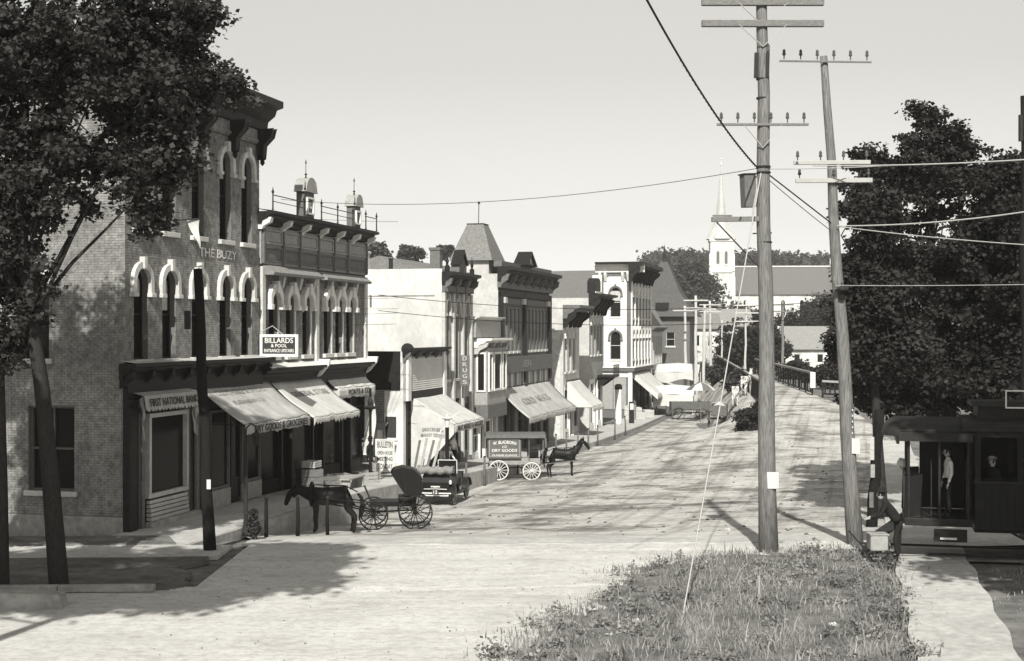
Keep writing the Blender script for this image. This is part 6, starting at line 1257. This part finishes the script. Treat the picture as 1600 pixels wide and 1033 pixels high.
# ---------------------------------------------------------------- street furniture and wares
def gp(u, v, z=None): p = S(u, v); return Vector((p.x, p.y, zs(u) if z is None else z))
lp = empty('street_lamp', W(384, 838, 41.2)*1.0, 0, 'dark street lamp with curled bracket beside the dry goods awning', 'street lamp'); lp.location.z = .0
MB().lathe([(.13,0),(.11,.15),(.08,.3),(.065,.5),(.055,2.6),(.05,2.95)], 12).build('post', 'black_iron', lp, smooth=True)
MB().tube([(0,0,2.9),(.02,0,3.15),(.15,0,3.28),(.28,0,3.2),(.32,0,3.05)], .025, 7).build('bracket', 'black_iron', lp)
MB().lathe([(.03,.12),(.06,.08),(.22,-.02),(.20,-.04),(.1,-.06),(.12,-.2),(.08,-.3),(.02,-.32)], 12, (.32,0,2.95)).build('lantern', 'black_iron', lp)
q = W(396, 838, 41.0); tree('shrub', 'small dark evergreen shrub at the street lamp foot', (q.x, 41.0, 0), [(0,0,0),(0,0,.3),(0,0,.6)], .03, [(0,0,.3,.16,.16,.3),(0,0,.62,.08,.08,.2)], 1800, .07, 'leaf', 97, (.06,.12), nclump=20, limbs=False, cat='shrub')
hpst = None
HPs = [(416,1),(465,0),(512,0),(728,2),(757,2),(809,2),(853,2),(869,2),(885,2),(903,2),(919,2),(934,2),(961,2),(977,2)]
hl = ['hitching post nearest the street lamp', 'hitching post before the black horse', 'hitching post behind the black horse', 'kerb post right of the touring car', 'kerb post between touring car and delivery wagon', 'kerb post behind the delivery wagon seat', 'kerb post behind the wagon horse rump', 'kerb post behind the wagon horse back', 'kerb post behind the wagon horse collar', 'kerb post just beyond the wagon horse head', 'second kerb post beyond the wagon horse', 'third kerb post beyond the wagon horse', 'kerb post before the corner crates', 'last kerb post by the side street']
for k, (px, kind) in enumerate(HPs):
    if kind == 2: # along the kerb: intersect the sight line with the kerb line v = 3.2
        t = (px-800)/F; base = S(0, 3.25); u = (t*base.y-base.x)/(E.x-t*E.y); p = S(u, 3.25); z = G(p.x, p.y)-.05; h = 1.45
    else: p = W(px, 838, 42.2+1.3*k); z = G(p.x, p.y); h = 1.15
    r = empty('hitching_post', (p.x, p.y, z), R(k*13), hl[k], 'post', 'hitching posts along the kerb')
    MB().tube([(0,0,-.2),(.02*math.sin(k*2.3),.0,h*.5),(.05*math.sin(k*3.1),.02*math.cos(k),h)], [.065,.06,.05], 8).build('shaft', 'pole_dark' if kind != 2 else 'wagon_wood', r, smooth=True)
    MB().lathe([(.05,0),(.065,.02),(.06,.06),(.02,.09)], 8, (.05*math.sin(k*3.1),.02*math.cos(k),h)).build('cap', 'black_iron', r)
# sign pole with bulletin, lamp post with white lantern
q = gp(17.0, 1.7); sp_ = empty('sign_pole', q, 0, 'thin dark pole with ornate iron top beside the bulletin board', 'pole'); MB().tube([(0,0,-.2),(0,0,3.9)], [.07,.05], 8).build('shaft', 'pole_dark', sp_); MB().lathe([(.05,0),(.22,.05),(.28,.12),(.1,.2),(.12,.35),(.03,.6)], 12, (0,0,3.0)).build('ornament', 'black_iron', sp_)
q = gp(24.8, 2.7); sl_ = empty('lamp_post', q, 0, 'dark lamp post with white lantern behind the touring car', 'street lamp'); MB().tube([(0,0,-.8),(0,0,2.2)], [.10,.09], 8).build('shaft', 'pole_dark', sl_); MB().lathe([(.08,0),(.12,.35),(.22,.4),(.24,.44),(.06,.5),(.02,.62)], 10, (0,0,2.2)).build('lantern', 'white_paint', sl_); MB().bar((0,0,2.35),(-.4,0,1.9), .04).bar((.1,0,2.6),(.6,0,2.95), .03).build('bracket', 'white_paint', sl_)
q = gp(20.9, 1.0); bb = empty('bulletin_board', q, R(-8), 'white bulletin board with rows of black print before the gap lot', 'sign'); bb.scale = (.72,.72,.76)
MB().box(-.55, .55, -.02, .03, .35, 2.15).build('board', 'paper', bb); MB().ring([(-.6,.3),(.6,.3),(.6,2.2),(-.6,2.2)], [(-.55,.35),(.55,.35),(.55,2.15),(-.55,2.15)], -.04, .04).build('frame', 'white_paint', bb); MB().bar((-.5,.03,2.1),(-.5,.5,0), .05).bar((.5,.03,2.1),(.5,.5,0), .05).bar((-.55,0,.3),(-.55,0,0), .05).bar((.55,0,.3),(.55,0,0), .05).build('leg', 'plank', bb)
for s_, z_, h_ in (('BULLETIN',1.88,.36),('OPEN HOUSE',1.4,.2),('MEETING',1.05,.22),('MONDAY',.62,.3)): text(s_, 'lettering', 'letter_dark', bb, (0,-.028,z_), (1,0,0), (0,0,1), .95, h_)
def crate(label, loc, rz, sx, sy, sz, m='plank', fill=None, group='crates on the pavement'):
    r = empty('crate', loc, rz, label, 'crate', group)
    for k in range(3):
        z0 = sz*(k/3)+.01; z1 = sz*((k+1)/3)-.01
        for y in (-sy/2, sy/2): MB().box(-sx/2, sx/2, y-.012, y+.012, z0, z1).build('slat', m, r)
        for x in (-sx/2, sx/2): MB().box(x-.012, x+.012, -sy/2+.013, sy/2-.013, z0, z1).build('slat', m, r)
    for x in (-1,1):
        for y in (-1,1): MB().box(x*(sx/2-.035)-.02, x*(sx/2-.035)+.02, y*(sy/2-.035)-.02, y*(sy/2-.035)+.02, 0, sz).build('corner_post', m, r)
    MB().box(-sx/2+.02, sx/2-.02, -sy/2+.02, sy/2-.02, .01, .03 if not fill else sz*.8).build('contents' if fill else 'floor', fill or m, r); return r
CR = [(11.6,1.2,1.0,.8,.9,'large dark packing crate under the crumpled awning'),(12.9,1.3,.8,.7,.55,'low packing crate beside the large one'),(14.6,1.4,.9,.6,.5,'slatted crate by the second shop door'),(17.2,1.4,.9,.7,.45,'pale crate at the end of the brick block'),(18.9,1.0,.7,.6,.7,'crate below the hanging drape')]
for u, v, a, b, c, lab in CR: crate(lab, gp(u, v), RZ+R(u*3), a, b, c, 'plank' if u > 14 else 'mid_paint')
crate('broken pale crate lid standing on the large packing crate', gp(11.7,1.25)+Vector((0,0,.92)), RZ, .7, .5, .25, 'curtain')
for k, (u, v, lab) in enumerate(((90.5,.9,'white slatted crate stack at the far shop corner'),(91.8,1.6,'low white crate before the far corner'),(93.2,1.0,'tall pale crate beside the corner building'),(94.6,1.9,'pale crate nearest the side street kerb'))): crate(lab, gp(u, v), RZ+R(9*k), 1.1, .9, (1.3,.6,1.0,.7)[k], 'light_paint', 'produce')
def barrel(label, loc, fill): 
    r = empty('barrel', loc, 0, label, 'barrel', 'barrels under the corner awning'); MB().lathe([(.24,0),(.29,.2),(.31,.42),(.29,.64),(.25,.85)], 16).build('staves', 'wagon_wood', r, smooth=True)
    for z, rr in ((.12,.275),(.7,.287)): MB().lathe([(rr,z),(rr+.008,z+.01),(rr+.008,z+.05),(rr,z+.06)], 16).build('hoop', 'black_iron', r)
    MB().lathe([(.24,.85),(.3,.9),(.25,1.02),(.12,1.1),(.02,1.12)], 12).build('load', fill, r, smooth=True); return r
for k, (u, v) in enumerate(((98.5,3.4),(99.6,3.6),(100.6,3.3))): barrel(('left barrel heaped white under the corner awning','middle barrel heaped white under the corner awning','right barrel heaped white under the corner awning')[k], gp(u, v, G(*S(u,v).xy)), 'canvas')
pcol = empty('barber_column', gp(83.2, 1.0), 0, 'white round column with dark cap at the side street corner', 'column'); MB().lathe([(.32,0),(.3,.2),(.28,2.9),(.3,3.1)], 16).build('shaft', 'white_paint', pcol, smooth=True); MB().lathe([(.34,0),(.34,.3),(.2,.45)], 16, (0,0,3.1)).build('cap', 'dark_paint', pcol)
fs_ = empty('post_box', gp(85.5, 1.8), 0, 'dark post with small white notice at the side street corner', 'post'); MB().box(-.22,.22,-.2,.2,0,1.9).build('body','dark_paint',fs_,bevel=.03); MB().box(-.16,.16,-.23,-.201,1.2,1.75).build('notice','paper',fs_)
# goods leaning outside the market shop: planks, tools, chairs
for k in range(4):
    p = gp(26.0+.15*k, .7+.25*k); r = empty('plank', p, 0, ('leftmost','second','third','rightmost')[k]+' of the boards leaning beside the market curtain', 'plank', 'boards leaning at the market'); MB().bar((0,0,0),(.28+.05*k,.1,1.55+.1*(k%2)), .12, .03).build('board', 'plank' if k%2 else 'mid_paint', r)
person('person in white sitting outside the market shop', gp(28.6, 1.55)+Vector((0,0,.0)), R(-50), 'sit', 'cloth_white', 'cloth_mid', 'cap', 'cloth_dark')
chb = empty('chair', gp(28.6, 1.55)-Vector((.02,-.02,0)), R(-50), 'wooden chair under the sitting person at the market', 'chair'); MB().box(-.22,.22,-.22,.22,.38,.42).build('seat','plank',chb); MB().box(-.25,-.22,-.22,.22,.42,.95).build('backrest','white_paint',chb)
for x in (-.2,.2):
    for y in (-.2,.2): MB().bar((x,y,0),(x,y,.38), .035).build('leg','plank',chb)
person('person in dark suit and hat standing in the shop doorway by the drape', gp(19.6, .75), R(-20), 'stand', 'cloth_dark', 'cloth_dark', 'hat', 'cloth_dark')
person('person in white shirt under the market awning', gp(31.3, 1.1), R(-40), 'stand', 'cloth_white', 'cloth_dark', 'cap', 'cloth_dark')
bn = empty('bench', gp(13.8, 2.1), RZ, 'plain wooden bench at the pavement edge before the brick block', 'bench'); MB().box(-.9,.9,-.2,.2,.4,.45).build('seat','plank',bn)
for x in (-.75,.75): MB().box(x-.03,x+.03,-.18,.18,0,.398).build('leg','plank',bn)
# manure heaps and ruts: small uneven clods in the street
rr_ = random.Random(3); vs_ = MB()
for k in range(420):
    px = rr_.uniform(640, 1300); py = rr_.uniform(668, 835); p = at(px, py); u_, v_ = uv(p.x, p.y)
    if v_ < 4 or p.y > 100: continue
    s = rr_.uniform(.02, .075); vs_.lathe([(s,0),(s*.9,s*.4),(s*.4,s*.7)], 5, (p.x, p.y, p.z-.02))
for k in range(160):
    px = rr_.uniform(150, 1000); py = rr_.uniform(850, 1032); p = at(px, py)
    if p.x > -.5+.5*(p.y-26) or p.x < -7.5: continue
    s = rr_.uniform(.008, .024); vs_.lathe([(s,0),(s*.9,s*.4),(s*.4,s*.7)], 5, (p.x, p.y, p.z-.012))
tag(vs_.build('street_clods', 'manure', None, smooth=True), 'dark clods and droppings scattered over the dirt street', 'clods', kind='stuff')

# ---------------------------------------------------------------- summer haze over the valley
hz = MB().box(-260, 330, -40, 900, -12, 62).build('haze', 'wire', None); hz.data.materials.clear(); hm = bpy.data.materials.new('haze'); hm.use_nodes = True; ht = hm.node_tree; ht.nodes.remove(ht.nodes['Principled BSDF'])
pv_ = ht.nodes.new('ShaderNodeVolumePrincipled'); pv_.inputs['Density'].default_value = .00028; pv_.inputs['Color'].default_value = tint(.95); pv_.inputs['Anisotropy'].default_value = .0
ht.links.new(pv_.outputs[0], ht.nodes['Material Output'].inputs['Volume']); hz.data.materials.append(hm); tag(hz, kind='stuff')
SC.cycles.volume_bounces = 0; SC.cycles.volume_step_rate = 5
